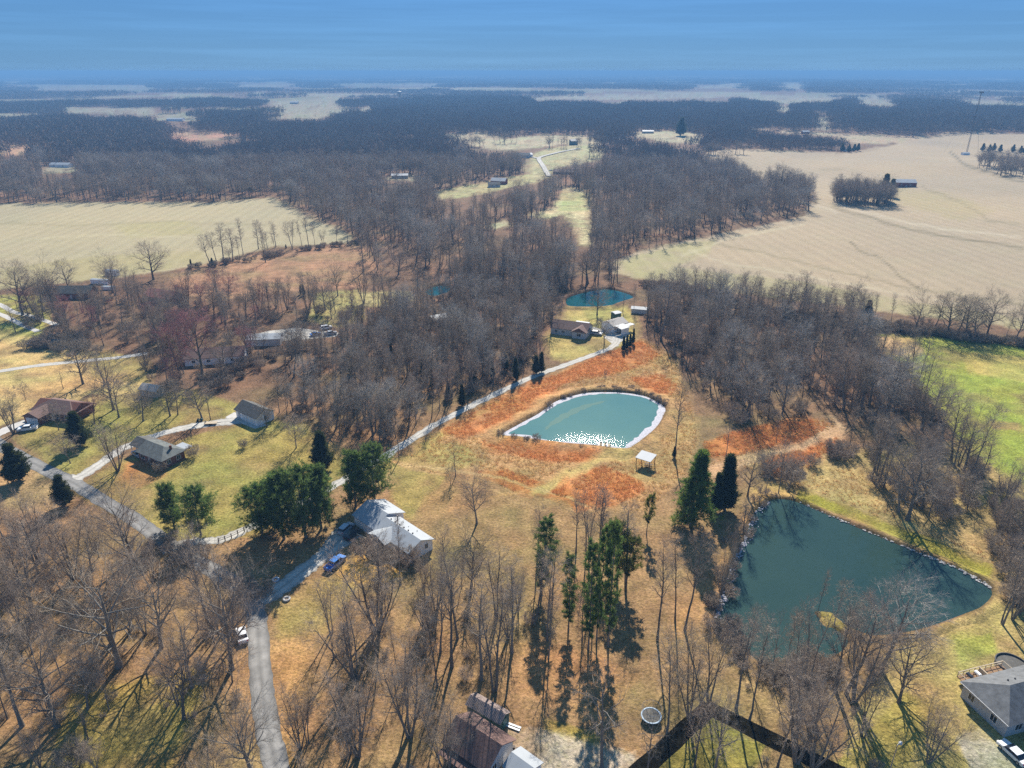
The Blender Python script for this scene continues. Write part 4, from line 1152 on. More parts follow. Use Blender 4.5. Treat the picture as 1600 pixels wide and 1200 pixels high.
W_LOWLEFT = [(-60,790),(40,805),(95,800),(160,822),(230,860),(300,900),(370,930),(385,1000),(392,1080),(400,1160),(420,1260),(0,1300),(-140,1200)]
W_LOWMID = [(470,1010),(530,960),(620,910),(720,900),(760,890),(850,930),(870,985),(850,1040),(790,1075),(720,1070),(680,1130),(660,1240),(470,1260),(465,1180),(500,1080)]
W_LOWRIGHT = [(1030,1010),(1110,985),(1150,1030),(1180,1050),(1240,1055),(1290,1040),(1350,1010),(1380,1040),(1400,1130),(1440,1220),(1200,1260),(1180,1140),(1100,1090),(1040,1090)]
W_EDGE = [(1550,770),(1610,770),(1640,950),(1580,970),(1552,850)]
W_PINE = [(800,900),(880,870),(980,870),(1000,960),(930,1010),(860,1000)]
NOWOODS = [POND_A, POND_B, POND_C, POND_D, YARD_C, YARD_L, [(395,510),(540,505),(540,540),(395,535)], [(940,490),(1005,470),(1010,500),(1000,520)],
           [(885,455),(1000,450),(1000,480),(885,485)]]
BUILDPX = [(270,640,26),(340,558,42),(430,528,40),(690,500,16),(110,462,40),(255,466,30),(500,525,40), (735,1140,70), (890,517,30), (970,512,26), (1000,484,14)]
def scatter(poly, spacing, seed, jitter=0.42):
    Pw = [at(*p) for p in poly]
    xs, ys = [p.x for p in Pw], [p.y for p in Pw]
    r = np.random.default_rng(seed)
    X, Y = np.meshgrid(np.arange(min(xs), max(xs), spacing), np.arange(min(ys), max(ys), spacing))
    X = (X + (r.random(X.shape) - 0.5) * 2 * jitter * spacing).ravel(); Y = (Y + (r.random(Y.shape) - 0.5) * 2 * jitter * spacing).ravel()
    px, py = project(X, Y)
    ok = inside(px + (r.random(len(X)) - 0.5) * 10, py + (r.random(len(X)) - 0.5) * 6, poly)
    ok &= fbm(X / 9.0, Y / 9.0, 301, 3) > 0.36
    for q in NOWOODS:
        ok &= ~inside(px, py, q)
    for bx, by, br in BUILDPX:
        ok &= np.hypot(px - bx, (py - by) * 1.6) > br
    for line in (ROAD, DRIVE_LONG, DRIVE_WHITE, DRIVE_LEFT, DRIVE_BRICK, STRIP_L, STRIP_R):
        L = [(p.x, p.y) for p in (at(*q) for q in line)]
        ok &= seg_dist(X, Y, L) > 3.4
    return X[ok], Y[ok]
WOODS = [   # outline, spacing, height, spread of heights, shapes, width, label, group
    (W_YOUNG, 4.3, 13.5, 3.0, ['slim', 'slim_b', 'twin', 'slim', 'slim_b', 'tall', 'pale', 'slim', 'slim_b'], 1.0, 'slim bare tree in the dense young woods left of the gravel drive', 'young woods left of the gravel drive'),
    (W_RIGHT, 5.0, 14.0, 3.5, ['slim', 'slim_b', 'twin', 'slim', 'tall', 'poplar', 'pale', 'slim', 'slim_b'], 1.05, 'slim bare tree in the dense woods right of the orange grass', 'woods right of the orange grass'),
    (W_SLOPE, 5.4, 11.0, 3.0, ['slim_b', 'small', 'twin', 'maple'], 1.0, 'bare tree in the thicket on the straw slope behind the dam', 'thicket behind the dam'),
    (W_LEFTMID, 7.6, 13.0, 4.0, ['oak_b', 'slim', 'twin', 'maple', 'tall', 'red'], 0.85, 'bare tree in the woods round the left-hand houses', 'woods round the left-hand houses'),
    (W_LOWLEFT, 5.8, 12.0, 4.0, ['oak', 'oak_b', 'maple', 'twin', 'slim_b', 'small'], 0.8, 'bare tree in the leaf-strewn thicket left of the lane', 'thicket left of the lane'),
    (W_LOWMID, 6.9, 12.5, 4.0, ['maple', 'twin', 'tall', 'slim', 'maple', 'slim_b'], 0.85, 'bare tree in the woods between the lane and the pine stand', 'woods between the lane and the pine stand'),
    (W_LOWRIGHT, 8.5, 12.0, 4.0, ['maple', 'twin', 'slim', 'poplar', 'slim_b'], 0.85, 'bare tree in the open woods at the foot of the angular pond', 'open woods at the foot of the angular pond'),
    (W_EDGE, 5.5, 10.0, 3.0, ['maple', 'twin', 'slim_b'], 0.9, 'bushy bare tree at the right edge beyond the dam', 'trees at the right edge beyond the dam'),
    (W_PINE, 8, 13.0, 3.0, ['slim', 'slim_b', 'poplar'], 0.9, 'thin bare tree standing among the tall pines', 'bare trees among the pine stand'),
]
cand = []
for k, (poly, sp_, h, dh, shapes, wd, lab, grp) in enumerate(WOODS):
    X, Y = scatter(poly, sp_, 100 + k)
    r = np.random.default_rng(200 + k)
    for x, y in zip(X, Y):
        hh = max(5.0, h + r.normal() * dh * 0.9)
        v = shapes[int(r.integers(len(shapes)))]
        if v == 'small': hh *= 0.6
        cand.append([x, y, 0.0, hh, v, wd * (0.85 + 0.3 * r.random()), lab, grp])
# the big woods of the middle distance
r = np.random.default_rng(77)
def woods_mask(X, Y, Z):
    px, py = project(X, Y, Z)
    d = np.hypot(X, Y)
    amp = d * 0.006
    jx = (fbm(X / 40, Y / 40, 91, 3) - 0.5) * 2 * amp; jy = (fbm(X / 40, Y / 40, 92, 3) - 0.5) * 2 * amp
    qx, qy = project(X + jx, Y + jy, Z)
    ok = np.ones(len(X), bool)
    tops = [(qx, qy)] + [(qx, project(X, Y, Z + k)[1]) for k in (6, 12, 17)]     # nor where a crown would hide an open field behind
    for q in OPEN:
        for ax, ay in tops[:1] if q in (FIELD_L, FIELD_R, BRUSH_L) else tops:
            ok &= ~inside(ax, ay, q)
    for q in (YARDS + [YARD_L, YARD_LT, POND_C, POND_D]):
        ok &= ~inside(px, py, q)
    hid = np.zeros(len(X), bool)
    for back in (0, 110, 220):      # a far field stays clear of the crowns that would hide it
        k = 1 + back / d
        m_ = np.where(d > 3000, 62.0, 14.0)      # the mass pieces are wider out there
        hid |= far_field(X * k, Y * k) | far_field(X * k + m_, Y * k) | far_field(X * k - m_, Y * k)
    ok &= ~((d > 1900) & hid) & ~((d < 1500) & (fbm(X / 16.0, Y / 16.0, 302, 3) < 0.38))
    return ok, px, py
sp0 = 7.0
X, Y = np.meshgrid(np.arange(-620, 700, sp0), np.arange(300, 900, sp0))
X = (X + (r.random(X.shape) - 0.5) * sp0 * .9).ravel(); Y = (Y + (r.random(Y.shape) - 0.5) * sp0 * .9).ravel()
Z = terrain(X, Y)
ok, px, py = woods_mask(X, Y, Z)
ok &= (py < 455) & (np.abs(X) < Y * 0.80 + 40) & ~((px < 250) & (py > 395)) & ~((px > 968) & (py > 400)) & ~((px > 880) & (py > 452)) & ~((px < 620) & (py > 425))
ok &= ~((px > 1300) & (py > 320))
for a, b, c in zip(X[ok], Y[ok], Z[ok]):
    cand.append([a, b, c, max(8, 15.5 + r.normal() * 3.4), ['slim', 'slim_b', 'tall', 'twin', 'oak_b', 'poplar', 'pale', 'slim'][int(r.integers(8))], 1.15 * (0.85 + 0.3 * r.random()), None, None])
# a lone round grove standing in the crop field, and thin rows of trees on the far fields
for gxp, gyp, rad, nn in [(1345,316,34,130), (1250,226,20,24), (1560,262,30,40), (1590,275,20,30), (1150,240,12,10), (1110,242,10,8), (900,232,10,6), (930,228,14,8), (790,222,18,10), (740,232,20,12), (870,232,14,10)]:
    p = ground_at(gxp, gyp); sc = (p.length / FPX)
    for _ in range(nn):
        a, q = r.random() * 6.28, math.sqrt(r.random())
        x, y = p.x + math.cos(a) * q * rad * sc * 1.1, p.y + math.sin(a) * q * rad * sc * 1.3
        cand.append([x, y, float(terrain(np.array([x]), np.array([y]))[0]), 15 + r.normal() * 2.5, ['slim_b', 'oak_b', 'tall'][int(r.integers(3))], 1.2, None, None])
cx = np.array([c[0] for c in cand]); cyy = np.array([c[1] for c in cand]); cz = np.array([c[2] for c in cand]); ch = np.array([c[3] for c in cand])
px, py = project(cx, cyy, cz + ch * 0.6)
size = ch / np.hypot(np.hypot(cx, cyy), CAM_H - cz)
seen = (px > -20) & (px < 1620) & (py > 0) & (py < 1230)
order = np.argsort(-np.where(seen, size, 0))
n_single = max(0, 300 - len(BARE))
single = set(order[:n_single].tolist())
MARKS = [((379, 996), 'white car on the lane'), ((740, 1145), 'brown-roofed lower house'), ((1017, 1122), 'trampoline'), ((1108, 1108), 'tip of the black angled strip'), ((1270, 1002), 'little point in the pond'),
         ((524, 883), 'blue pickup'), ((101, 790), 'cedar at the road junction'), ((448, 937), 'ring planter by the lane'), ((186, 1042), 'big spreading lower-left oak'), ((943, 1010), 'tallest thin pine'),
         ((665, 870), 'end wall of the white-roofed house'), ((1376, 1046), 'silvery-crowned tree'), ((1420, 812), 'largest tree on the straw slope'), ((1200, 690), 'orange grass strip'), ((90, 640), 'brown-roofed house at left'),
         ((94, 544), 'white shed with black roof'), ((340, 562), 'dark ranch roof among trees'), ((430, 528), 'gravel yard among trees'), ((610, 712), 'utility pole by the gravel drive'), ((806, 594), 'cedars near the far lawn'),
         ((1549, 920), 'right tip of the angular pond'), ((60, 980), 'lower left thicket edge'), ((225, 830), 'junction road'), ((560, 1130), 'lane at the bottom'), ((1555, 1090), 'grey hip-roofed house'), ((470, 690), 'lawn corner by the young woods'), ((290, 1140), 'greener patch at bottom left')]
SHAPE = {'oak': 'broad round', 'oak_b': 'vase-shaped', 'maple': 'many-stemmed', 'twin': 'forked', 'tall': 'tall straight', 'slim': 'slender', 'slim_b': 'thin loose', 'poplar': 'narrow upright', 'small': 'small', 'red': 'reddish', 'pale': 'pale-twigged'}
NTH = ['', 'second ', 'third ', 'fourth ', 'fifth ', 'sixth ', 'seventh ', 'eighth ', 'ninth ', 'tenth ', 'eleventh ', 'twelfth ']
mk = [at(*q) for q, _ in MARKS]
by = {}
for i in single:
    x, y, z, h, v, w, lab, grp = cand[i]
    k = min(range(len(mk)), key=lambda j: math.hypot(mk[j].x - x, mk[j].y - y))
    by.setdefault((k, v), []).append((math.hypot(mk[k].x - x, mk[k].y - y), i))
own_label = {}
for (k, v), L in by.items():
    L.sort()
    for q, (_, i) in enumerate(L[:len(NTH)]):
        own_label[i] = '%s bare tree %snearest the %s' % (SHAPE[v], NTH[q], MARKS[k][1])
for i in sorted(single):
    x, y, z, h, v, w, lab, grp = cand[i]
    tree(v, (x, y), h, random.uniform(0, 6.28), own_label.get(i) or lab or 'bare tree in the big woods of the middle distance', group=grp or 'big woods of the middle distance', wide=w, z=z,
         lean=(random.gauss(0, .03), random.gauss(0, .03)))
print('singles', n_single, 'mass', len(cand) - n_single)

# ------------------------------------------------------------------ masses nobody could count: one object each, instancing on points
def mass(name, label, cat, pts, scale, rot, idx_, sources, tint_=None):
    me = bpy.data.meshes.new(name)
    me.vertices.add(len(pts)); me.vertices.foreach_set('co', np.asarray(pts, np.float32).ravel())
    a = me.attributes.new('scl', 'FLOAT_VECTOR', 'POINT'); a.data.foreach_set('vector', np.asarray(scale, np.float32).ravel())
    a = me.attributes.new('rot', 'FLOAT', 'POINT'); a.data.foreach_set('value', np.asarray(rot, np.float32))
    a = me.attributes.new('idx', 'INT', 'POINT'); a.data.foreach_set('value', np.asarray(idx_, np.int32))
    if tint_ is not None:
        a = me.attributes.new('tint', 'FLOAT_COLOR', 'POINT')
        a.data.foreach_set('color', np.concatenate([tint_, np.ones((len(tint_), 1))], 1).astype(np.float32).ravel())
    me.update()
    o = link(name, me); tag(o, label, cat); o['kind'] = 'stuff'
    g = bpy.data.node_groups.new(name, 'GeometryNodeTree')
    g.interface.new_socket('Geometry', in_out='INPUT', socket_type='NodeSocketGeometry')
    g.interface.new_socket('Geometry', in_out='OUTPUT', socket_type='NodeSocketGeometry')
    N, L = g.nodes, g.links
    gi, go = N.new('NodeGroupInput'), N.new('NodeGroupOutput')
    allj = N.new('GeometryNodeJoinGeometry')
    for s in reversed(sources):       # a multi-input socket reads its links last to first
        j = N.new('GeometryNodeJoinGeometry')
        for ob in s:
            oi = N.new('GeometryNodeObjectInfo'); oi.transform_space = 'ORIGINAL'
            oi.inputs['Object'].default_value = ob; oi.inputs['As Instance'].default_value = False
            L.new(oi.outputs['Geometry'], j.inputs[0])
        gt = N.new('GeometryNodeGeometryToInstance'); L.new(j.outputs[0], gt.inputs[0]); L.new(gt.outputs[0], allj.inputs[0])
    ip = N.new('GeometryNodeInstanceOnPoints'); ip.inputs['Pick Instance'].default_value = True
    def attr(nm, t):
        q = N.new('GeometryNodeInputNamedAttribute'); q.data_type = t; q.inputs['Name'].default_value = nm
        return next(x for x in q.outputs if x.enabled)
    L.new(gi.outputs[0], ip.inputs['Points']); L.new(allj.outputs[0], ip.inputs['Instance'])
    L.new(attr('idx', 'INT'), ip.inputs['Instance Index']); L.new(attr('scl', 'FLOAT_VECTOR'), ip.inputs['Scale'])
    cx_ = N.new('ShaderNodeCombineXYZ'); L.new(attr('rot', 'FLOAT'), cx_.inputs['Z'])
    er = N.new('FunctionNodeEulerToRotation'); L.new(cx_.outputs[0], er.inputs[0]); L.new(er.outputs[0], ip.inputs['Rotation'])
    L.new(ip.outputs[0], go.inputs[0])
    md = o.modifiers.new('scatter', 'NODES'); md.node_group = g
    return o
def source_of(var):
    """a tree of this shape that stands in the scene: its trunk and crown lend their form to the mass"""
    tm, cm, _ = VAR[var]
    f = lambda me: next(o for o in COL.objects if o.data == me)
    return [f(tm), f(cm)]
kinds = sorted({c[4] for c in cand})
rest = [c for i, c in enumerate(cand) if i not in single]
mass('woodland', 'leafless grey-brown woods covering the middle distance', 'woods',
     [(c[0], c[1], c[2]) for c in rest], [(c[3] / VAR[c[4]][2] * c[5],) * 2 + (c[3] / VAR[c[4]][2],) for c in rest],
     RNG.random(len(rest)) * 6.28, [kinds.index(c[4]) for c in rest], [source_of(k) for k in kinds])

# ------------------------------------------------------------------ far-off woods: canopy that reads as one mass
def grove_mesh(seed, size, count, hmin, hmax):
    rng = np.random.default_rng(seed)
    vs, ts, b = [], [], 0
    for _ in range(count):
        x, y = (rng.random(2) - 0.5) * size
        h = hmin + (hmax - hmin) * rng.random(); w = 2.2 + 2.2 * rng.random()
        n = 26
        c = np.array([x, y, h * 0.62]) + rng.normal(size=(n, 3)) * np.array([w * .5, w * .5, h * .17])
        d = norm_(rng.normal(size=(n, 3)) * 0.7 + np.array([0, 0, 1.0]) + (c - np.array([x, y, h * .5])) * 0.12)
        s = norm_(np.cross(d, rng.normal(size=(n, 3)))) * (0.28 + 0.3 * rng.random((n, 1)))
        L = (1.6 + 2.2 * rng.random((n, 1)))
        V = np.stack([c - s, c + s, c + d * L], 1).reshape(-1, 3)
        tr = np.array([[x - .25, y, -0.5], [x + .25, y, -0.5], [x, y, h * .7]])
        V = np.concatenate([V, tr])
        vs.append(V); ts.append(np.arange(len(V)).reshape(-1, 3) + b); b += len(V)
    v, t = np.concatenate(vs), np.concatenate(ts)
    return array_mesh('grove', v, t.ravel(), np.arange(len(t)) * 3, np.full(len(t), 3), [M['far_twig']])
M['far_twig'] = material('far_twig', (0.25, 0.20, 0.155), 0.95, 0.3, 0.15, 0.05, rand=0.7, rand_color=(0.21, 0.15, 0.12))
groves = [grove_mesh(300 + k, 46, 46, 11, 17) for k in range(3)]
pts, scl, idxs = [], [], []
r = np.random.default_rng(9)
for r0, r1, step in [(860, 3000, 36), (3000, 9000, 105), (9000, 26000, 330)]:
    X, Y = np.meshgrid(np.arange(-r1 * .85, r1 * .85, step), np.arange(r0 * .7, r1, step))
    X = (X + (r.random(X.shape) - .5) * step * .8).ravel(); Y = (Y + (r.random(Y.shape) - .5) * step * .8).ravel()
    d = np.hypot(X, Y)
    k = (np.abs(X) < Y * .82 + 60) & (d < r1) & ((d >= r0) if r0 > 900 else (Y >= 895))
    X, Y = X[k], Y[k]; Z = terrain(X, Y)
    ok, _, _ = woods_mask(X, Y, Z)
    s = step / 36.0
    for a, b, c in zip(X[ok], Y[ok], Z[ok]):
        pts.append((a, b, c)); z = 0.85 + 0.45 * r.random()
        q = s * (0.9 + 0.3 * r.random()) if s < 2 else s * 1.05
        scl.append((q, q, z)); idxs.append(int(r.integers(3)))
grove_obs = []
for k, me in enumerate(groves):
    o = link('far_grove', me, None, pts[k]); o['kind'] = 'stuff'
    tag(o, 'leafless canopy of the far-off woods', 'woods'); grove_obs.append([o])
mass('far_woods', 'leafless woods running to the hazy horizon', 'woods', pts[3:], scl[3:], r.random(len(pts) - 3) * 6.28, idxs[3:], grove_obs)
print('far patches', len(pts))

# ------------------------------------------------------------------ brush: low leafless scrub
brush_src = tree('shrub', at(838, 690), 2.4, 0.4, 'low bare shrub at the left end of the turquoise pond', 'shrub')
for px_, py_, h_, lab in [(302, 714, 3.6, 'bare rounded shrub at the right corner of the brick house'), (250, 738, 3.0, 'pinkish bare shrub in front of the brick house'), (240, 726, 2.4, 'bare shrub by the brick house front wall'),
        (572, 872, 5.0, 'wide reddish bare shrub in front of the white-roofed house porch'), (640, 884, 4.6, 'bare shrub under the end wall of the white-roofed house'), (608, 884, 4.8, 'reddish bare shrub between two others in front of the white-roofed house'),
        (782, 682, 2.2, 'bare shrub on the left tip of the turquoise pond'), (803, 686, 1.8, 'small bare shrub on the near left bank of the turquoise pond'), (1298, 708, 4.0, 'bushy shrub where the orange grass meets the thicket'), (380, 700, 2.5, 'sprawling bare bush on the lawn under the garage')]:
    tree('shrub', at(px_, py_), h_, random.random() * 6, lab, 'shrub')
shrub_parts = [o for o in brush_src.children]
bp_, bs_, br_ = [], [], np.random.default_rng(17)
def brush_line(px, n, spread, h, dh):
    L = smooth_line([at(a, b) for a, b in px], step=8)
    for _ in range(n):
        k = br_.random() * (len(L) - 1); i = int(k); p = L[i].lerp(L[min(i + 1, len(L) - 1)], k - i)
        x, y = p.x + br_.normal() * spread, p.y + br_.normal() * spread
        s = max(0.25, (h + br_.normal() * dh) / 3.2); bp_.append((x, y, 0)); bs_.append((s * 1.15, s * 1.15, s))
def brush_area(poly, spacing, h, dh, seed):
    X, Y = scatter(poly, spacing, seed)
    for x, y in zip(X, Y):
        s = max(0.25, (h + br_.normal() * dh) / 3.2); bp_.append((x, y, 0)); bs_.append((s * 1.15, s * 1.15, s))
brush_line([(1010,445),(1100,462),(1200,490),(1300,503),(1400,515),(1500,528),(1640,545)], 420, 2.2, 2.6, .8)
brush_line([(1116,955),(1133,915),(1150,862),(1180,798),(1210,775)], 26, 1.2, 1.5, .5)
brush_line([(1130,985),(1180,1045),(1240,1050),(1290,1040)], 60, 1.6, 1.8, .6)
brush_line([(1190,735),(1240,742),(1290,722),(1330,700)], 20, 2.4, 2.6, .8)
brush_line([(300,418),(360,412),(430,400),(500,388),(560,380)], 60, 2.0, 2.2, .9)
brush_line([(60,545),(90,535),(120,540),(135,552)], 60, 3, 3.0, 1.0)
brush_line([(310,600),(400,570),(480,545)], 60, 4, 2.5, .8)
brush_line([(815,688),(860,694),(930,702)], 14, .5, .9, .3)
brush_line([(850,640),(900,614),(960,609),(1010,617),(1042,634)], 60, .7, 1.0, .3)
brush_line([(262,858),(330,895),(395,935)], 25, 2.5, 1.8, .6)
for k, (poly, sp_, h) in enumerate([(W_RIGHT, 5.5, 3.0), (W_SLOPE, 4.6, 3.0), (W_LOWLEFT, 6.5, 1.6), (W_LOWMID, 7.5, 1.6), (W_LOWRIGHT, 8, 1.8), (W_LEFTMID, 9, 2.6), (W_YOUNG, 6.0, 2.8), (W_EDGE, 3.5, 2.8)]):
    brush_area(poly, sp_, h, .9, 400 + k)
mass('undergrowth', 'low leafless brush under and along the woods', 'brush', [(a, b, c) for a, b, c in bp_], bs_, br_.random(len(bp_)) * 6.28, np.zeros(len(bp_)), [shrub_parts])
print('brush', len(bp_))
# ------------------------------------------------------------------ dry standing grass
def tuft_mesh(seed):
    rng = np.random.default_rng(seed)
    n = 26
    a = rng.random(n) * 6.28; q = rng.random(n) * 0.55
    o = np.stack([np.cos(a) * q, np.sin(a) * q, np.zeros(n) - 0.03], 1)
    d = norm_(np.stack([np.cos(a) * 0.5 + rng.normal(size=n) * .3, np.sin(a) * .5 + rng.normal(size=n) * .3, np.ones(n)], 1))
    s = norm_(np.cross(d, rng.normal(size=(n, 3)))) * 0.03
    L = 0.35 + 0.5 * rng.random((n, 1))
    V = np.stack([o - s, o + s, o + d * L], 1).reshape(-1, 3)
    t = np.arange(len(V)).reshape(-1, 3)
    return array_mesh('tuft', V, t.ravel(), np.arange(n) * 3, np.full(n, 3), [M['dry_grass']])
gmat = bpy.data.materials.new('dry_grass'); gmat.use_nodes = True
gb = gmat.node_tree.nodes['Principled BSDF']; gb.inputs['Roughness'].default_value = 0.9; gb.inputs['Specular IOR Level'].default_value = 0.1
ga = gmat.node_tree.nodes.new('ShaderNodeAttribute'); ga.attribute_type = 'INSTANCER'; ga.attribute_name = 'tint'
gmat.node_tree.links.new(ga.outputs['Color'], gb.inputs['Base Color']); translucent(gmat, ga.outputs['Color'], 0.4)
M['dry_grass'] = gmat
tm = tuft_mesh(5)
tuft = link('grass_tuft', tm, None, at(890, 735)); tag(tuft, 'tuft of dry grass below the turquoise pond', 'grass'); tuft['kind'] = 'stuff'
a_ = tm.attributes.new('tint', 'FLOAT_COLOR', 'POINT')
gp, gs, gt = [], [], []
rg = np.random.default_rng(23)
def tufts_in(polys, spacing, h, base, var, avoid=()):
    for poly in polys:
        Pw = [at(*p) for p in poly]
        xs, ys = [p.x for p in Pw], [p.y for p in Pw]
        X, Y = np.meshgrid(np.arange(min(xs), max(xs), spacing), np.arange(min(ys), max(ys), spacing))
        X = (X + (rg.random(X.shape) - .5) * spacing * 1.6).ravel(); Y = (Y + (rg.random(Y.shape) - .5) * spacing * 1.6).ravel()
        px, py = project(X, Y); ok = inside(px, py, poly) & (fbm(X / 5, Y / 5, 55, 3) > 0.36)
        for q in list(avoid) + [POND_A, POND_B]:
            ok &= ~inside(px, py, q)
        for line, w in ((DRIVE_LONG, 2.6), ([(835,768),(900,735),(965,702)], 3.0), ([(1095,742),(1180,712),(1270,690),(1308,672)], 2.2), ([(612,712),(700,736),(780,748),(860,776),(930,800)], 1.6)):
            ok &= seg_dist(X, Y, [(p.x, p.y) for p in (at(*k) for k in line)]) > w
        n = int(ok.sum())
        c = base[None] * (1 + (rg.random((n, 1)) - .5) * var) * (1 + (rg.random((n, 3)) - .5) * .18)
        for x, y, cc in zip(X[ok], Y[ok], c):
            gp.append((x, y, 0)); s = h * (0.6 + 0.8 * rg.random()); gs.append((s * 1.2, s * 1.2, s)); gt.append(cc)
tufts_in(ORANGE, 0.75, .8, lin((220, 156, 98)) * K, .3)
tufts_in([STRAW], 1.0, .8, lin((214, 176, 120)) * K, .35, ORANGE)
tufts_in([DAM_STRAW, [(1090,740),(1240,735),(1310,690),(1300,650),(1230,665),(1100,690)]], 1.2, .8, lin((210, 174, 118)) * K, .35)
mass('dry_grass', 'dry orange and straw coloured grass round the turquoise pond', 'grass', gp, gs, rg.random(len(gp)) * 6.28, np.zeros(len(gp)), [[tuft]], np.array(gt))
a_.data.foreach_set('color', np.tile(np.append(gt[0], 1), len(tm.vertices)).astype(np.float32))
print('tufts', len(gp))
# stones along the dam and pebbles of ice on the left bank of the angular pond
def stone_mesh(seed):
    bm = bmesh.new(); bmesh.ops.create_icosphere(bm, subdivisions=1, radius=0.5)
    rq = random.Random(seed)
    for v in bm.verts:
        v.co *= 0.75 + 0.5 * rq.random(); v.co.z *= 0.6
    me = bpy.data.meshes.new('stone'); bm.to_mesh(me); bm.free(); return me
rmesh = [stone_mesh(k) for k in range(3)]
for me in rmesh: me.materials.append(M['rock'])
for k, (a, b) in enumerate([((1250,784),(1300,806)), ((1300,806),(1366,834)), ((1366,834),(1433,862)), ((1433,862),(1499,889)), ((1499,889),(1548,920))]):
    A, B = at(*a), at(*b)
    mb = MB()
    for q in range(70):
        t = random.random(); p = A.lerp(B, t) + Vector((random.gauss(0, .35), random.gauss(0.1, .35), 0.12))
        s = random.uniform(0.25, 0.75); me = rmesh[q % 3]
        mb.add([p + v.co * s for v in me.vertices], [tuple(f.vertices) for f in me.polygons])
    o = mb.build('shore_stones', M['rock']); o['kind'] = 'stuff'; tag(o, 'loose stones along the waterline of the grassy dam', 'stones')
mb = MB()
L = smooth_line([at(a, b) for a, b in [(1116,962),(1124,938),(1134,915),(1140,888),(1152,862),(1165,838),(1180,802),(1196,786)]], step=10)
for q in range(330):
    p = L[random.randrange(len(L))] + Vector((random.gauss(.5, .5), random.gauss(0, .5), 0.08))
    s = random.uniform(0.2, 0.7); me = rmesh[q % 3]
    mb.add([p + v.co * s for v in me.vertices], [tuple(f.vertices) for f in me.polygons])
o = mb.build('shore_ice', M['ice']); o['kind'] = 'stuff'; tag(o, 'broken white ice along the left bank of the angular pond', 'ice')

# ------------------------------------------------------------------ buildings
def frame(o, u):
    """matrix: x along u, y to its left, origin o (ground)"""
    u = Vector((u[0], u[1], 0)).normalized()
    return math.atan2(u.y, u.x)
def gable_roof(mb, x0, x1, y0, y1, z0, zr, over=0.45, th=0.14, ridge=None):
    """two thick slopes with the ridge along x"""
    yr = (y0 + y1) / 2 if ridge is None else ridge
    for ye, s in ((y0, -1), (y1, 1)):
        sl = (zr - z0) / max(abs(ye - yr), .1)
        yo, zo = ye + s * over, z0 - sl * over
        mb.prism([(x0 - over, yo, zo), (x0 - over, yr, zr), (x0 - over, yr, zr + th), (x0 - over, yo, zo + th)] if s < 0 else
                 [(x0 - over, yr, zr), (x0 - over, yo, zo), (x0 - over, yo, zo + th), (x0 - over, yr, zr + th)], (0, 0, 0), (x1 - x0 + 2 * over, 0, 0))
def hip_roof(mb, x0, x1, y0, y1, z0, zr, over=0.5, left=True, right=True, inset=None):
    yr = (y0 + y1) / 2; d = (y1 - y0) / 2 if inset is None else inset
    X0, X1, Y0, Y1 = x0 - over, x1 + over, y0 - over, y1 + over
    ra, rb = (x0 + d if left else X0), (x1 - d if right else X1)
    v = [(X0, Y0, z0), (X1, Y0, z0), (X1, Y1, z0), (X0, Y1, z0), (ra, yr, zr), (rb, yr, zr)]
    mb.add(v, [(0, 1, 5, 4), (1, 2, 5), (2, 3, 4, 5), (3, 0, 4), (3, 2, 1, 0)])
    return (ra, rb, yr)
def walls_gable(mb, x0, x1, y0, y1, h, zr, ridge=None):
    yr = (y0 + y1) / 2 if ridge is None else ridge
    mb.prism([(x0, y0, -0.2), (x0, y1, -0.2), (x0, y1, h), (x0, yr, zr - .02), (x0, y0, h)], (0, 0, 0), (x1 - x0, 0, 0))
def opening(parent, kind, face, a, z0, w, h, c, frame_mat='trim', pane='glass', sign=1):
    """a window or door standing proud on a wall. face 'x' = wall at x=c, 'y' = wall at y=c, sign = outward"""
    def slab(mb, a0, a1, b0, b1, d0, d1):
        lo, hi = sorted((c + sign * d0, c + sign * d1))
        if face == 'y': mb.box(a0, a1, lo, hi, b0, b1)
        else: mb.box(lo, hi, a0, a1, b0, b1)
    t = 0.09
    if kind == 'window':
        mb = MB()
        slab(mb, a - w / 2 - t, a + w / 2 + t, z0 - t, z0, -.02, .07); slab(mb, a - w / 2 - t, a + w / 2 + t, z0 + h, z0 + h + t, -.02, .07)
        slab(mb, a - w / 2 - t, a - w / 2, z0, z0 + h, -.02, .07); slab(mb, a + w / 2, a + w / 2 + t, z0, z0 + h, -.02, .07)
        slab(mb, a - .03, a + .03, z0, z0 + h, -.02, .05)
        f = mb.build('window', M[frame_mat], parent)
        p = MB(); slab(p, a - w / 2, a + w / 2, z0, z0 + h, -.02, .025); p.build('pane', M[pane], f)
    else:
        mb = MB(); slab(mb, a - w / 2, a + w / 2, z0, z0 + h, -.02, .06)
        for k in range(3 if kind == 'garage_door' else 0):
            pass
        f = mb.build(kind, M[pane if kind != 'garage_door' else 'trim'], parent)
        if kind == 'garage_door':
            g = MB()
            for k in range(4):
                slab(g, a - w / 2 + .08, a + w / 2 - .08, z0 + h * k / 4 + .06, z0 + h * (k + 1) / 4 - .06, .05, .10)
            g.build('door_panel', M['trim'], f)
        else:
            g = MB(); slab(g, a + w / 2 - .2, a + w / 2 - .08, z0 + h * .45, z0 + h * .5, .05, .13); g.build('handle', M['steel'], f)
def building(name, label, cat, origin, u, group=None, z=0):
    return thing(name, label, cat, (origin[0], origin[1], z), frame(origin, u), group)
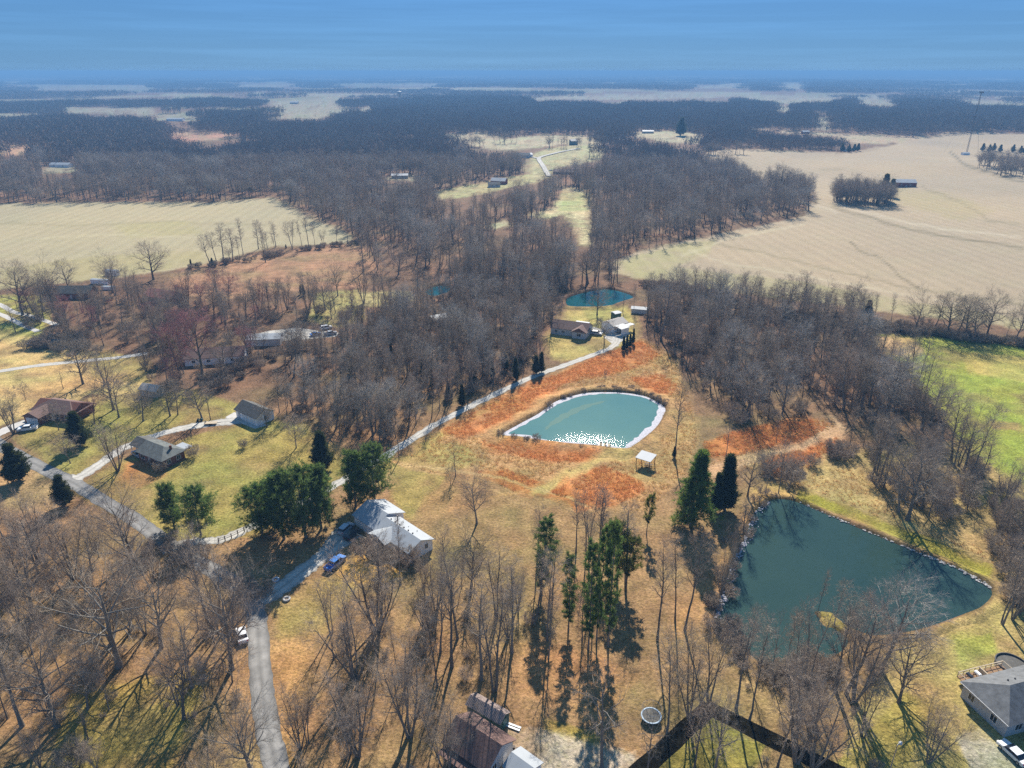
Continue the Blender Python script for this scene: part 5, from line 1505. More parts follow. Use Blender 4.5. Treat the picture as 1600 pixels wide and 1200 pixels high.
# --- long house with the pale metal roof
U = Vector((15.2, -14.8, 0)).normalized()
hs = building('house', 'long white house with pale grey roof and cross-gable porch beside the pines', 'house', at(549.8, 803.3, 3.0), U)
w = MB(); walls_gable(w, 0.3, 8, 0.35, 9.2, 2.8, 4.66, 4.6); walls_gable(w, 8, 21.2, 0.35, 7.2, 2.8, 4.3); w.build('wall', M['white_wall'], hs)
s_ = MB(); s_.box(8.0, 21.14, 0.41, 7.14, -.2, .75); s_.build('skirting', M['grey_wall'], hs)
r_ = MB(); gable_roof(r_, 0.3, 8, 0.35, 9.2, 2.86, 4.73, .4, .12, 4.6); r_.build('roof', M['white_metal'], hs).update_tag()
r_ = MB(); gable_roof(r_, 8.42, 21.2, 0.35, 7.2, 2.85, 4.35, .4, .12); rf = r_.build('roof', M['white_metal'], hs)
for x in (10, 11.6, 13.2, 14.8, 16.4, 18): MB().box(x, x + .22, 4.05, 4.28, 4.2, 4.62).build('roof_vent', M['dark_steel'], rf)
for x, y in ((12.2, 6.0), (17.2, 6.1), (14.6, 5.7)): MB().tube((x, y, 3.3), (x, y, 3.85), .07).build('roof_vent', M['dark_steel'], rf)
MB().tube((10.6, 5.6, 3.2), (10.6, 5.6, 4.9), .16).build('stove_pipe', M['dark_steel'], rf)
p_ = MB()   # porch roof, ridge towards the front
for xe, xr in ((9.0, 12.2), (15.4, 12.2)):
    lo, hi = 2.75, 3.95
    p_.prism([(xe, -1.8, lo), (xr, -1.8, hi), (xr, -1.8, hi + .12), (xe, -1.8, lo + .12)], (0, 0, 0), (0, 5.4, 0))
p_.build('porch_roof', M['white_metal'], hs)
for x in (9.4, 12.2, 15.0): MB().box(x - .07, x + .07, -1.6, -1.46, 0, 2.9 if x != 12.2 else 3.8).build('porch_post', M['trim'], hs)
MB().box(9.2, 15.2, -1.7, .3, 0, .5).build('porch_deck', M['wood'], hs)
opening(hs, 'window', 'x', 2.2, 1.3, .8, 1.2, 21.2); opening(hs, 'window', 'x', 5.4, 1.3, .8, 1.2, 21.2)
for x in (17.2, 19.6): opening(hs, 'window', 'y', x, 1.2, .9, 1.2, .35, sign=-1)
opening(hs, 'door', 'y', 12, .5, .95, 2.0, .35, pane='wood', sign=-1)
opening(hs, 'garage_door', 'y', 3.4, 0, 4.2, 2.3, .35, sign=-1)
opening(hs, 'window', 'y', 10.5, 1.1, 1.0, 1.1, 7.2); opening(hs, 'window', 'y', 16, 1.1, 1.0, 1.1, 7.2)
# --- brick ranch with carport
U = Vector((.861, -.508, 0))
hb = building('house', 'low brick house with grey-green hip roof and carport at the end of its driveway', 'house', at(160 + 270 / 5.333, 600 + 555 / 5.333, 3.0), U)
MB().box(.5, 11.1, .5, 7.4, -.2, 2.75).build('wall', M['brick'], hb)
r_ = MB(); hip_roof(r_, .5, 11.1, .5, 7.4, 2.76, 4.6, .55, left=False); rf = r_.build('roof', M['green_roof'], hb)
MB().box(9.0, 9.5, 4.6, 5.1, 3.6, 4.9).build('chimney', M['brick'], rf)
r_ = MB(); r_.prism([(-5.2, 1.5, 2.7), (-5.2, 4.4, 4.2), (-5.2, 7.9, 2.7)], (0, 0, 0), (5.14, 0, 0)); r_.build('carport_roof', M['dark_roof'], hb)
for x, y in ((-4.9, 1.9), (-4.9, 7.4), (-2.4, 1.9)): MB().box(x - .1, x + .1, y - .1, y + .1, 0, 2.72).build('carport_post', M['trim'], hb)
MB().box(-.1, 10.2, .1, .22, 2.62, 2.75).build('gutter', M['trim'], hb)
opening(hb, 'window', 'x', 2.4, .9, 1.1, 1.2, 11.1); opening(hb, 'window', 'x', 5.4, .9, 1.1, 1.2, 11.1)
for x in (2.3, 8.8): opening(hb, 'window', 'y', x, .8, 1.6, 1.3, .5, sign=-1)
opening(hb, 'door', 'y', 5.3, 0, 1.0, 2.1, .5, pane='trim', sign=-1)
MB().box(6.2, 10.6, 7.97, 10.6, 2.35, 2.47).build('patio_roof', M['white_metal'], hb)
for x in (6.5, 10.3): MB().box(x - .06, x + .06, 10.3, 10.42, 0, 2.36).build('patio_post', M['trim'], hb)
# --- garage
U = Vector((.805, -.593, 0))
hg = building('garage', 'white two-door garage with dark grey gable roof above the brick house', 'garage', at(160 + 1095 / 5.333, 600 + 205 / 5.333, 3.0), U)
w = MB(); walls_gable(w, .3, 11, .3, 6.6, 2.8, 4.7); w.build('wall', M['white_wall'], hg)
r_ = MB(); gable_roof(r_, .3, 11, .3, 6.6, 2.85, 4.75, .4); r_.build('roof', M['dark_roof'], hg)
for x in (5.0, 8.6): opening(hg, 'garage_door', 'y', x, 0, 2.7, 2.2, .3, sign=-1)
opening(hg, 'door', 'y', 2.0, 0, .95, 2.05, .3, pane='grey_wall', sign=-1); opening(hg, 'window', 'x', 3.4, 1.2, .9, .9, 11)
# --- brown roofed house on the left
o = at(52, 652)
hw = building('house', 'brown-roofed brick house with a front wing behind a parked pickup', 'house', o, (.97, -.24, 0))
w = MB(); walls_gable(w, 0, 15.5, 0, 8.5, 2.7, 4.9); walls_gable(w, .2, .3, .2, .3, 1, 1.2); w.build('wall', M['brick'], hw)
r_ = MB(); hip_roof(r_, 0, 15.5, 0, 8.5, 2.72, 5.0, .6); r_.build('roof', M['brown_roof'], hw)
w = MB(); w.box(1.2, 7.0, -4.0, 0.1, -.2, 2.6); w.build('front_wing', M['brick'], hw)
r_ = MB(); r_.prism([(.7, -4.6, 2.62), (4.1, -4.6, 4.2), (7.5, -4.6, 2.62)], (0, 0, 0), (0, 7.0, 0)); r_.build('wing_roof', M['brown_roof'], hw)
opening(hw, 'garage_door', 'y', 4.1, 0, 4.4, 2.2, -4.0, sign=-1)
for x in (9.4, 13.2): opening(hw, 'window', 'y', x, .8, 1.5, 1.3, 0, sign=-1)
opening(hw, 'door', 'y', 7.9, 0, 1.0, 2.1, 0, pane='trim', sign=-1)
# --- small gable buildings seen whole
def small_gable(name, label, cat, px, py, u, L, W, h, zr, wall, roof, wins=(), door=None, group=None, gdoor=None, over=.3, centre=True):
    p = ground_at(px, py); uu = Vector((u[0], u[1], 0)).normalized()
    b = building(name, label, cat, p, uu, group, p.z)
    x0, x1, y0, y1 = (-L / 2, L / 2, -W / 2, W / 2) if centre else (0, L, 0, W)
    w = MB(); walls_gable(w, x0, x1, y0, y1, h, zr); w.build('wall', M[wall], b)
    r_ = MB(); gable_roof(r_, x0, x1, y0, y1, h + .03, zr + .05, over); r_.build('roof', M[roof], b)
    for a in wins: opening(b, 'window', 'y', x0 + a * L, h * .38, min(1.2, L * .12), h * .38, y0, sign=-1)
    if door is not None: opening(b, 'door', 'y', x0 + door * L, 0, .95, min(2.0, h * .8), y0, pane='grey_wall', sign=-1)
    if gdoor is not None: opening(b, 'garage_door', 'x', 0, 0, min(W * .6, 3.4), h * .8, x1, sign=1)
    return b
small_gable('shed', 'white garden shed with black roof on the straw lawn at left', 'shed', 94, 544, (.98, -.15), 4.6, 3.0, 2.2, 3.6, 'white_wall', 'dark_roof', door=.2)
small_gable('shed', 'tan shed half hidden by bare shade trees on the back lawn', 'shed', 240, 616, (.9, -.3), 7, 4.5, 2.4, 3.6, 'tan_wall', 'tan_roof', wins=(.5,), door=.2)
small_gable('house', 'long low house with dark roof among bare trees above the footpaths', 'house', 112, 463, (.99, .05), 22, 9, 2.7, 5.2, 'brick', 'dark_roof', wins=(.15, .4, .8), door=.6)
small_gable('house', 'red-roofed house half hidden by bare trees below the reddish field', 'house', 258, 470, (.9, -.4), 17, 9, 2.8, 5.4, 'tan_wall', 'red_roof', wins=(.2, .75), door=.5)
small_gable('house', 'dark ranch house half hidden behind the big reddish tree', 'house', 340, 562, (.97, .18), 21, 9.5, 2.7, 4.9, 'white_wall', 'brown_roof', wins=(.15, .4, .8), door=.6)
small_gable('workshop', 'low workshop with pale metal roof by the gravel yard among bare trees', 'workshop', 415, 536, (.97, .1), 13, 7, 2.8, 3.9, 'grey_wall', 'white_metal', door=.3)
small_gable('shed', 'low building with white roof half hidden in the young woods', 'shed', 688, 503, (.8, .5), 9, 6, 2.4, 3.5, 'tan_wall', 'white_metal')
small_gable('trailer', 'white trailer end on among bare trees behind the dark-roofed long house', 'trailer', 176, 430, (.95, -.2), 7, 2.6, 2.6, 3.1, 'white_wall', 'white_metal', over=.05)
small_gable('trailer', 'white trailer with flat top right of the dark-roofed long house', 'trailer', 158, 443, (.97, -.2), 10, 2.6, 2.0, 2.3, 'white_wall', 'white_metal', over=.05)
small_gable('trailer', 'small white trailer lowest of those by the long dark-roofed house', 'trailer', 170, 452, (.97, -.1), 6, 2.4, 1.4, 1.7, 'white_wall', 'white_metal', over=.05)
# --- around the teal pond
hd = small_gable('house', 'dark-roofed grey house with forward gable beside the far gravel loop', 'house', 893, 520, (.93, -.37), 15.5, 8.5, 2.8, 5.0, 'grey_wall', 'brown_roof', wins=(.15, .35))
r_ = MB(); r_.prism([(1.6, -6.4, 2.85), (4.9, -6.4, 4.7), (8.2, -6.4, 2.85)], (0, 0, 0), (0, 6.4, 0)); r_.build('wing_roof', M['brown_roof'], hd)
w = MB(); w.prism([(2, -6.0, -.1), (7.8, -6.0, -.1), (7.8, -6.0, 2.84), (4.9, -6.0, 4.4), (2, -6.0, 2.84)], (0, 0, 0), (0, 2.0, 0)); w.build('front_wing', M['grey_wall'], hd)
opening(hd, 'window', 'y', 4.9, 1.0, 1.6, 1.3, -6.0, sign=-1); opening(hd, 'window', 'x', 0, 1.0, 1.2, 1.2, 7.75)
MB().box(-.5, 5.4, 4.3, 8.6, 2.5, 2.62).build('patio_roof', M['white_metal'], hd)
for x in (-.3, 5.2): MB().box(x - .07, x + .07, 8.3, 8.44, 0, 2.5).build('patio_post', M['trim'], hd)
hq = small_gable('garage', 'pale roofed garage with open lean-to at the end of the far gravel drive', 'garage', 960, 514, (.78, .62), 8.5, 7.0, 2.9, 4.4, 'white_wall', 'tan_roof')
w = MB(); w.box(-3.9, .6, -7.6, -7.45, 0, 2.7); w.box(.45, .6, -7.44, -3.52, 0, 2.7); w.build('lean_to_wall', M['white_wall'], hq)
r_ = MB(); r_.prism([(-4.2, -7.9, 2.72), (-4.2, -3.85, 3.2), (-4.2, -3.85, 3.32), (-4.2, -7.9, 2.84)], (0, 0, 0), (5.1, 0, 0)); r_.build('lean_to_roof', M['white_metal'], hq)
MB().box(-3.9, -3.75, -3.9, -3.75, 0, 3.1).build('lean_to_post', M['trim'], hq)
MB().box(1.8, 5.4, -6.4, -3.9, 2.6, 2.72).build('side_roof', M['white_metal'], hq)
for x in (2.0, 5.2): MB().box(x - .07, x + .07, -6.3, -6.16, 0, 2.6).build('side_post', M['trim'], hq)
opening(hq, 'garage_door', 'x', 0.8, 0, 3.0, 2.2, -4.25, sign=-1)
small_gable('shed', 'small dark green shed with white roof behind the pale roofed garage', 'shed', 962, 500, (.8, .5), 3.2, 3.0, 3.4, 3.7, 'green_wall', 'white_metal', door=.5)
small_gable('shed', 'grey open shed under bare trees right of the teal pond', 'shed', 999, 488, (.95, -.25), 7.0, 4.0, 2.0, 2.6, 'grey_wall', 'white_metal')
# --- lower house and narrow shed
U = Vector((.80, -.60, 0))
hl = building('house', 'brown-roofed house at the bottom edge behind leaning bare trees', 'house', at(640 + 430 / 7.27, 1060 + 760 / 7.27, 2.9), U)
w = MB(); walls_gable(w, -.8, 7.6, .3, 7.0, 2.9, 5.0); w.build('wall', M['grey_wall'], hl)
r_ = MB(); gable_roof(r_, -.8, 7.6, .3, 7.0, 2.95, 5.1, .45); r_.build('roof', M['brown_roof'], hl)
opening(hl, 'window', 'x', 2.2, 1.1, 1.0, 1.1, 7.6); opening(hl, 'door', 'x', 4.8, 0, .95, 2.0, 7.6, pane='trim')
for x in (1.2, 5.2): opening(hl, 'window', 'y', x, 1.1, 1.0, 1.1, .3, sign=-1)
MB().box(-.8, 7.6, -1.6, .28, 2.1, 2.2).build('porch_roof', M['brown_roof'], hl)
for x in (-.6, 3.4, 7.4): MB().box(x - .07, x + .07, -1.5, -1.36, 0, 2.1).build('porch_post', M['trim'], hl)
gh = building('shed', 'long narrow shed with ribbed brown metal roof behind the lower house', 'shed', at(640 + 640 / 7.27, 1060 + 290 / 7.27, 2.4), Vector((.825, -.565, 0)))
w = MB(); walls_gable(w, .1, 6.9, .15, 2.8, 2.3, 3.1); w.build('wall', M['green_wall'], gh)
r_ = MB(); gable_roof(r_, .1, 6.9, .15, 2.8, 2.35, 3.15, .25, .06); rf = r_.build('roof', M['tan_brown_metal'] if 'tan_brown_metal' in M else M['brown_metal'] if 'brown_metal' in M else material('brown_metal', (.26, .20, .18), .5, .12, 1.0, .4), gh)
rb = MB()
for k in range(24):
    x = .1 + 6.8 * k / 23
    for y0_, y1_ in ((1.475, -.1), (1.475, 3.05)):
        z1 = 3.15 - .8 / 1.325 * abs(y1_ - 1.475)
        rb.prism([(x - .03, 1.475, 3.22), (x + .03, 1.475, 3.22), (x + .03, 1.475, 3.26), (x - .03, 1.475, 3.26)], (0, 0, 0), (0, y1_ - 1.475, z1 - 3.15))
ro = rb.build('roof_rib', rf.data.materials[0], rf); ro['kind'] = 'stuff'
opening(gh, 'door', 'x', 1.5, 0, 1.0, 2.0, 6.9, pane='green_plastic')
sr = small_gable('shed', 'white-roofed shed cut off by the bottom edge near the lower house', 'shed', 817, 1210, (.75, -.62), 4.0, 4.0, 2.2, 3.0, 'white_wall', 'white_metal')
# --- grey hip-roofed house on the right
U = Vector((.265, -.964, 0)).normalized()
hr = building('house', 'large grey house with grey hip roof and rear deck at the right edge', 'house', at(1500, 1064, 3.2), U)
MB().box(.5, 9.2, .5, 15, -.2, 3.1).build('wall', M['grey_wall'], hr)
r_ = MB(); r_.add([(0, 0, 3.12), (9.7, 0, 3.12), (9.7, 15.5, 3.12), (0, 15.5, 3.12), (4.85, 4.6, 5.9), (4.85, 11, 5.9)], [(0, 1, 4), (1, 2, 5, 4), (2, 3, 5), (3, 0, 4, 5), (3, 2, 1, 0)])
rf = r_.build('roof', M['grey_roof'], hr)
w = MB(); w.box(9.21, 13.5, 5.2, 12.4, -.2, 3.0); w.build('front_wing', M['grey_wall'], hr)
r_ = MB(); r_.add([(14.0, 4.7, 3.02), (14.0, 12.9, 3.02), (4.9, 12.9, 3.02), (4.9, 4.7, 3.02), (13.9, 8.8, 5.4), (4.9, 8.8, 5.4)], [(0, 1, 4), (1, 2, 5, 4), (3, 0, 4, 5), (2, 3, 5), (3, 2, 1, 0)]); r_.build('wing_roof', M['grey_roof'], hr)
for x, y in ((3.4, 6.0), (3.5, 7.4)): MB().tube((x, y, 4.7), (x, y, 5.4), .13).build('roof_vent', M['dark_steel'], rf)
MB().box(.1, 9.6, -.06, .04, 2.98, 3.11).build('gutter', M['trim'], hr)
for x in (2.4, 6.8): opening(hr, 'window', 'y', x, 1.0, 1.1, 1.3, .5, sign=-1)
opening(hr, 'window', 'x', 3.0, 1.0, 1.4, 1.3, 9.2); opening(hr, 'garage_door', 'x', 8.8, 0, 4.6, 2.3, 13.5)
dk = MB(); dk.box(-2.6, .45, 2.6, 12.6, .85, 1.0); dk.build('deck', M['wood'], hr)
rl = MB()
for y in np.linspace(2.7, 12.5, 9): rl.box(-2.6, -2.5, y - .05, y + .05, .95, 2.0)
rl.box(-2.62, -2.48, 2.6, 12.6, 1.95, 2.05); rl.box(-2.6, -2.5, 2.6, 12.6, 1.4, 1.46)
for x in (-2.5, .3): rl.box(x - .05, x + .05, 2.6, 2.7, .95, 2.0)
rl.box(-2.5, .4, 2.6, 2.7, 1.95, 2.05); rl.box(-2.5, .4, 12.5, 12.6, 1.95, 2.05)
rl.build('deck_railing', M['pale_wood'], hr)
MB().box(-2.5, .4, 7.2, 7.4, .95, 2.0).build('deck_partition', M['pale_wood'], hr)
def in_house(h, x, y, z): return h.matrix_basis @ Vector((x, y, z))
for x, y, lab, mt in [(-1.6, 4.2, 'dark covered grill on the rear deck of the grey house', 'black_paint'), (-1.6, 6.0, 'white covered table on the rear deck of the grey house', 'trim')]:
    q = in_house(hr, x, y, 1.0)
    t = thing('grill' if 'grill' in lab else 'table', lab, 'grill' if 'grill' in lab else 'table', q, hr.rotation_euler.z)
    MB().box(-.6, .6, -.35, .35, .55, .95).build('hood' if 'grill' in lab else 'table_top', M[mt], t, bevel=.1)
    for sx in (-.5, .5):
        for sy in (-.28, .28): MB().tube((sx, sy, 0), (sx, sy, .56), .035).build('leg', M['dark_steel'], t)
q = in_house(hr, -2.2, 14.6, 0)
t = thing('pool', 'round dark above-ground pool at the right edge behind the grey house', 'pool', (q.x, q.y, 0))
n = 28; mb = MB(); mb.ring((0, 0, 1.15), 2.6, .12, 28, 6); mb.build('pool_rim', M['dark_steel'], t)
mb = MB(); vs = [(2.6 * math.cos(k * 6.2832 / n), 2.6 * math.sin(k * 6.2832 / n), z) for z in (0, 1.12) for k in range(n)]
mb.add(vs, [(k, (k + 1) % n, n + (k + 1) % n, n + k) for k in range(n)]); mb.build('pool_wall', M['dark_steel'], t)
mb = MB(); mb.add([(2.5 * math.cos(k * 6.2832 / n), 2.5 * math.sin(k * 6.2832 / n), .98) for k in range(n)], [tuple(range(n))]); mb.build('pool_cover', M['mesh_mat'], t)
# --- far buildings
FAR = [(780,287,(.95,-.3),15,9,3.2,5.6,'red_wall','white_metal','white-roofed red house far up in the middle woods','house'), (772,292,(.9,.2),11,7,2.8,4.6,'grey_wall','dark_roof','dark-roofed house left of the far white-roofed red house','house'),
       (625,278,(.98,.1),17,8,2.8,4.3,'tan_wall','white_metal','long white-roofed shed in a far clearing left of the drive','shed'), (97,261,(.98,-.1),24,10,3.2,5.0,'white_wall','white_metal','long white-roofed shed in the far left woods','shed'),
       (815,246,(.95,-.2),22,11,3.4,6,'grey_wall','dark_roof','dark barn left of the far gravel drive fork','barn'), (826,245,(.9,.3),9,8,3.2,5,'white_wall','white_metal','white shed at the far gravel drive fork','shed'),
       (882,272,(.97,-.2),24,12,3.0,5.4,'brick','brown_roof','large dark-roofed house beside the far gravel drive','house'), (896,226,(.95,.2),11,10,5.6,8.0,'green_wall','tan_roof','tall two-storey house on the far rise by the drive','house'),
       (974,222,(.99,.05),16,8,3.2,5,'white_wall','white_metal','white-roofed barn on the far pale clearing','barn'), (1412,291,(.98,-.12),19,12,4.2,6.6,'red_wall','white_metal','red barn with white roof standing alone in the crop field','barn'),
       (1258,209,(.98,0),12,9,3.4,5.5,'red_wall','white_metal','small red barn in the far field between two groves','barn'), (1210,231,(.95,.2),11,9,3.6,6,'grey_wall','dark_roof','dark-roofed house between the two far groves','house'),
       (1117,234,(.97,0),18,9,3,5,'brick','dark_roof','dark-roofed house before the far tree belt','house'), (1322,236,(.9,.3),14,9,3.2,5.2,'grey_wall','brown_roof','low house half behind dark evergreens on the far field','house'),
       (1508,242,(1,0),9,6,2.4,3.4,'white_wall','white_metal','small white hut at the foot of the radio mast','hut'), (1258,165,(1,0),26,16,4,7,'white_wall','white_metal','white farm building far right near the horizon','barn'),
       (1456,169,(1,0),26,14,4,7,'white_wall','white_metal','white shed far right beyond the long wood','barn'), (460,162,(1,0),26,16,4,7,'tan_wall','white_metal','pale farm building among fields near the left horizon','barn'),
       (275,189,(1,0),34,14,4,6,'white_wall','white_metal','white farm sheds at the edge of the far left field','barn'), (240,221,(1,0),26,12,3.4,5.2,'white_wall','white_metal','long white-roofed building in the far left woods clearing','barn'),
       (1012,208,(1,0),20,10,3.2,5,'tan_wall','white_metal','pale shed at the edge of the far pale clearing','shed')]
for px_, py_, u, L_, W_, h, zr, wl_, rf_, lab, cat in FAR:
    small_gable('barn' if cat == 'barn' else cat, lab, cat, px_, py_, u, L_, W_, h, zr, wl_, rf_, wins=(.25, .7) if py_ > 215 else (), door=.5 if py_ > 240 else None)
# ------------------------------------------------------------------ picnic shelter, dock, trampoline
cs = [at(*q, 2.7) for q in ((1001, 705), (1024.5, 712.4), (1019.5, 721.6), (992.6, 714.6))]
c = sum(cs, Vector()) / 4; u = (cs[1] - cs[0]).normalized(); v_ = (cs[3] - cs[0])
Lx, Ly = (cs[1] - cs[0]).length, v_.length
t = thing('picnic_shelter', 'open shelter with white slanted roof on the grass below the turquoise pond', 'shelter', (c.x, c.y, 0), math.atan2(u.y, u.x))
r_ = MB(); r_.prism([(-Lx / 2, -Ly / 2, 2.5), (-Lx / 2, Ly / 2, 3.0), (-Lx / 2, Ly / 2, 3.12), (-Lx / 2, -Ly / 2, 2.62)], (0, 0, 0), (Lx, 0, 0)); r_.build('roof', M['white_metal'], t)
for sx in (-1, 1):
    for sy in (-1, 1): MB().box(sx * (Lx / 2 - .3) - .08, sx * (Lx / 2 - .3) + .08, sy * (Ly / 2 - .3) - .08, sy * (Ly / 2 - .3) + .08, 0, 2.72 + sy * .18).build('post', M['wood'], t)
pt = thing('picnic_table', 'dark picnic table with benches under the white shelter roof', 'picnic table', (c.x + .7, c.y - .6, 0), math.atan2(u.y, u.x))
MB().box(-.95, .95, -.4, .4, .7, .77).build('table_top', M['pole_wood'], pt)
for sy in (-.75, .75): MB().box(-.95, .95, sy - .14, sy + .14, .42, .48).build('bench', M['pole_wood'], pt)
for sx in (-.7, .7): MB().prism([(sx - .05, -.8, 0), (sx + .05, -.8, 0), (sx + .05, -.15, .7), (sx - .05, -.15, .7)], (0, 0, 0), (0, .08, 0)).prism([(sx - .05, .8, 0), (sx + .05, .8, 0), (sx + .05, .15, .7), (sx - .05, .15, .7)], (0, 0, 0), (0, .08, 0)).build('leg', M['pole_wood'], pt)
d0 = at(944, 697)
t = thing('dock', 'small pale fishing dock on the near shore of the turquoise pond', 'dock', (d0.x, d0.y, 0), -.22)
for k in range(9): MB().box(-1.8 + k * .4, -1.43 + k * .4, -.9, .9, .42, .48).build('plank', M['pale_wood'] if k % 3 else M['trim'], t)
for sx in (-1.7, 1.7):
    for sy in (-.8, .8): MB().tube((sx, sy, -.4), (sx, sy, .95), .08).build('post', M['pole_wood'], t)
MB().box(-1.8, 1.8, -.86, -.78, .3, .42).build('beam', M['wood'], t)
for k, x in enumerate((-.9, .5)):
    ch_ = thing('chair', ['dark chair on the left of the small pale dock', 'dark chair on the right of the small pale dock'][k], 'chair', in_house(t, x, .1, .48), -.22)
    MB().box(-.25, .25, -.25, .25, .4, .46).build('seat', M['black_paint'], ch_); MB().box(-.25, .25, -.27, -.21, .46, .95).build('backrest', M['black_paint'], ch_)
    for sx in (-.22, .22):
        for sy in (-.22, .22): MB().tube((sx, sy, 0), (sx, sy, .41), .025).build('leg', M['dark_steel'], ch_)
tp = at(1017, 1124)
t = thing('trampoline', 'round trampoline with pale blue rim on brown leaf litter', 'trampoline', (tp.x, tp.y, 0))
mb = MB(); mb.ring((0, 0, .9), 1.6, .14, 32, 6, sz=.35); mb.build('rim_pad', M['blue_pad'], t)
mb = MB(); n = 32; mb.add([(1.5 * math.cos(k * 6.2832 / n), 1.5 * math.sin(k * 6.2832 / n), .88) for k in range(n)], [tuple(range(n))]); mb.build('jumping_mat', M['mesh_mat'], t)
for k in range(6):
    a = k * math.pi / 3 + .2; MB().tube((1.6 * math.cos(a), 1.6 * math.sin(a), 0), (1.6 * math.cos(a), 1.6 * math.sin(a), .86), .035).build('leg', M['steel'], t)
for k in range(6):
    a = k * math.pi / 3 + .2; MB().tube((1.68 * math.cos(a), 1.68 * math.sin(a), .86), (1.68 * math.cos(a), 1.68 * math.sin(a), 2.6), .025).build('net_pole', M['steel'], t)
mb = MB(); mb.ring((0, 0, 2.6), 1.68, .025, 32, 4); mb.build('net_hoop', M['steel'], t)
# ------------------------------------------------------------------ vehicles
def vehicle(name, label, cat, pos, heading, paint, L=4.7, W=1.85, pickup=False, suv=False, group=None, z=0):
    """x forwards; body, glass house, wheels and lights as parts"""
    t = thing(name, label, cat, (pos[0], pos[1], z), heading, group)
    h0, hb = .32, (.98 if not pickup and not suv else 1.12)
    f, b = L / 2, -L / 2
    prof = [(b, h0), (f, h0), (f + .04, h0 + .35), (f - .12, hb - .12), (f - 1.1, hb), (b + .1, hb), (b, h0 + .35)]
    mb = MB()
    if pickup:
        mb.prism([(x, -W / 2, z_) for x, z_ in [(b + 1.62, h0), (f, h0), (f + .04, h0 + .35), (f - .12, hb - .12), (f - 1.1, hb), (b + 1.62, hb)]], (0, 0, 0), (0, W, 0))
        mb.box(b, b + 1.615, -W / 2, W / 2, h0, .62); mb.box(b, b + 1.615, -W / 2, -W / 2 + .1, .621, hb); mb.box(b, b + 1.615, W / 2 - .1, W / 2, .621, hb); mb.box(b, b + .09, -W / 2 + .101, W / 2 - .101, .621, hb)
        c0, c1, c2, c3 = b + 1.7, b + 1.85, f - 1.9, f - 1.15
    else:
        mb.prism([(x, -W / 2, z_) for x, z_ in prof], (0, 0, 0), (0, W, 0))
        c0, c1, c2, c3 = (b + .15, b + .45, f - 1.9, f - 1.15) if suv else (b + .7, b + 1.35, f - 2.0, f - 1.2)
    mb.build('body', M[paint], t, bevel=.06)
    top = 1.72 if (suv or pickup) else 1.45
    q = W / 2 - .04; qi = W / 2 - .2
    cab = MB(); cab.add([(c0, -q, hb + .002), (c3, -q, hb + .002), (c3, q, hb + .002), (c0, q, hb + .002), (c1, -qi, top - .06), (c2, -qi, top - .06), (c2, qi, top - .06), (c1, qi, top - .06)],
                        [(0, 1, 5, 4), (1, 2, 6, 5), (2, 3, 7, 6), (3, 0, 4, 7), (4, 5, 6, 7), (3, 2, 1, 0)]); cab.build('windows', M['glass'], t)
    MB().box(c1 - .05, c2 + .05, -qi - .03, qi + .03, top - .06, top).build('cabin_roof', M[paint], t, bevel=.025)
    for sx in (f - .85, b + .85):
        for sy in (-1, 1):
            w_ = MB().tube((sx, sy * (W / 2 - .2), .34), (sx, sy * (W / 2 + .02), .34), .34, n=14).build('wheel', M['rubber'], t)
            MB().tube((sx, sy * (W / 2 - .02), .34), (sx, sy * (W / 2 + .04), .34), .19, n=10).build('rim', M['steel'], w_)
    for sy in (-1, 1):
        MB().box(f - .06, f + .06, sy * (W / 2 - .28) - .18, sy * (W / 2 - .28) + .18, .68, .82).build('headlight', M['lamp_glass'], t)
        MB().box(b - .03, b + .05, sy * (W / 2 - .2) - .12, sy * (W / 2 - .2) + .12, .75, .95).build('taillight', M['red_lens'], t)
        MB().box(c3 - .25, c3 - .1, sy * (W / 2 + .1) - .08, sy * (W / 2 + .1) + .08, hb + .05, hb + .2).build('mirror', M['black_paint'], t)
    return t
def heading(a, b):
    A, B = at(*a), at(*b); return math.atan2(B.y - A.y, B.x - A.x)
vehicle('pickup_truck', 'bright blue pickup truck on the gravel drive below the white-roofed house', 'pickup', at(524, 883), heading((513, 893), (537, 872)), 'blue_paint', 5.6, 1.95, pickup=True)
vehicle('car', 'pale blue-silver car in the shade by the white-roofed house', 'car', at(541, 829), heading((532, 836), (548, 822)), 'silver_paint', 4.6, suv=True)
vehicle('car', 'black car in the shade nearest the white-roofed house porch', 'car', at(551, 838), heading((541, 846), (560, 829)), 'black_paint', 4.7, suv=True)
vehicle('car', 'white car half under the round topped tree on the edge of the lane', 'car', at(379, 996), heading((381, 1004), (377, 985)), 'white_paint', 4.4)
vehicle('pickup_truck', 'white pickup parked on the lawn by the brown-roofed house', 'pickup', at(44, 672), heading((52, 671), (36, 673)), 'white_paint', 5.3, 1.95, pickup=True)
vehicle('car', 'silver-blue car on the gravel between the dark-roofed house and pale garage', 'car', at(932, 523), heading((925, 522), (940, 524)), 'silver_paint', 4.8, suv=True)
vehicle('car', 'white car cut off by the bottom right corner of the picture', 'car', at(1582, 1180), heading((1600, 1196), (1570, 1168)), 'white_paint', 4.7)
vehicle('car', 'blue car in the gravel yard among bare trees', 'car', at(493, 524), heading((486, 525), (502, 522)), 'blue_paint', 4.5)
vehicle('pickup_truck', 'silver pickup in the gravel yard among bare trees', 'pickup', at(516, 523), heading((508, 524), (526, 521)), 'silver_paint', 5.4, pickup=True)
vehicle('van', 'white van at the back of the gravel yard among bare trees', 'van', at(510, 514), heading((506, 515), (518, 513)), 'white_paint', 5.0, suv=True)
vehicle('car', 'small pale car parked on the straw lawn left of the white shed', 'car', at(51, 538), heading((48, 540), (55, 537)), 'silver_paint', 4.2)
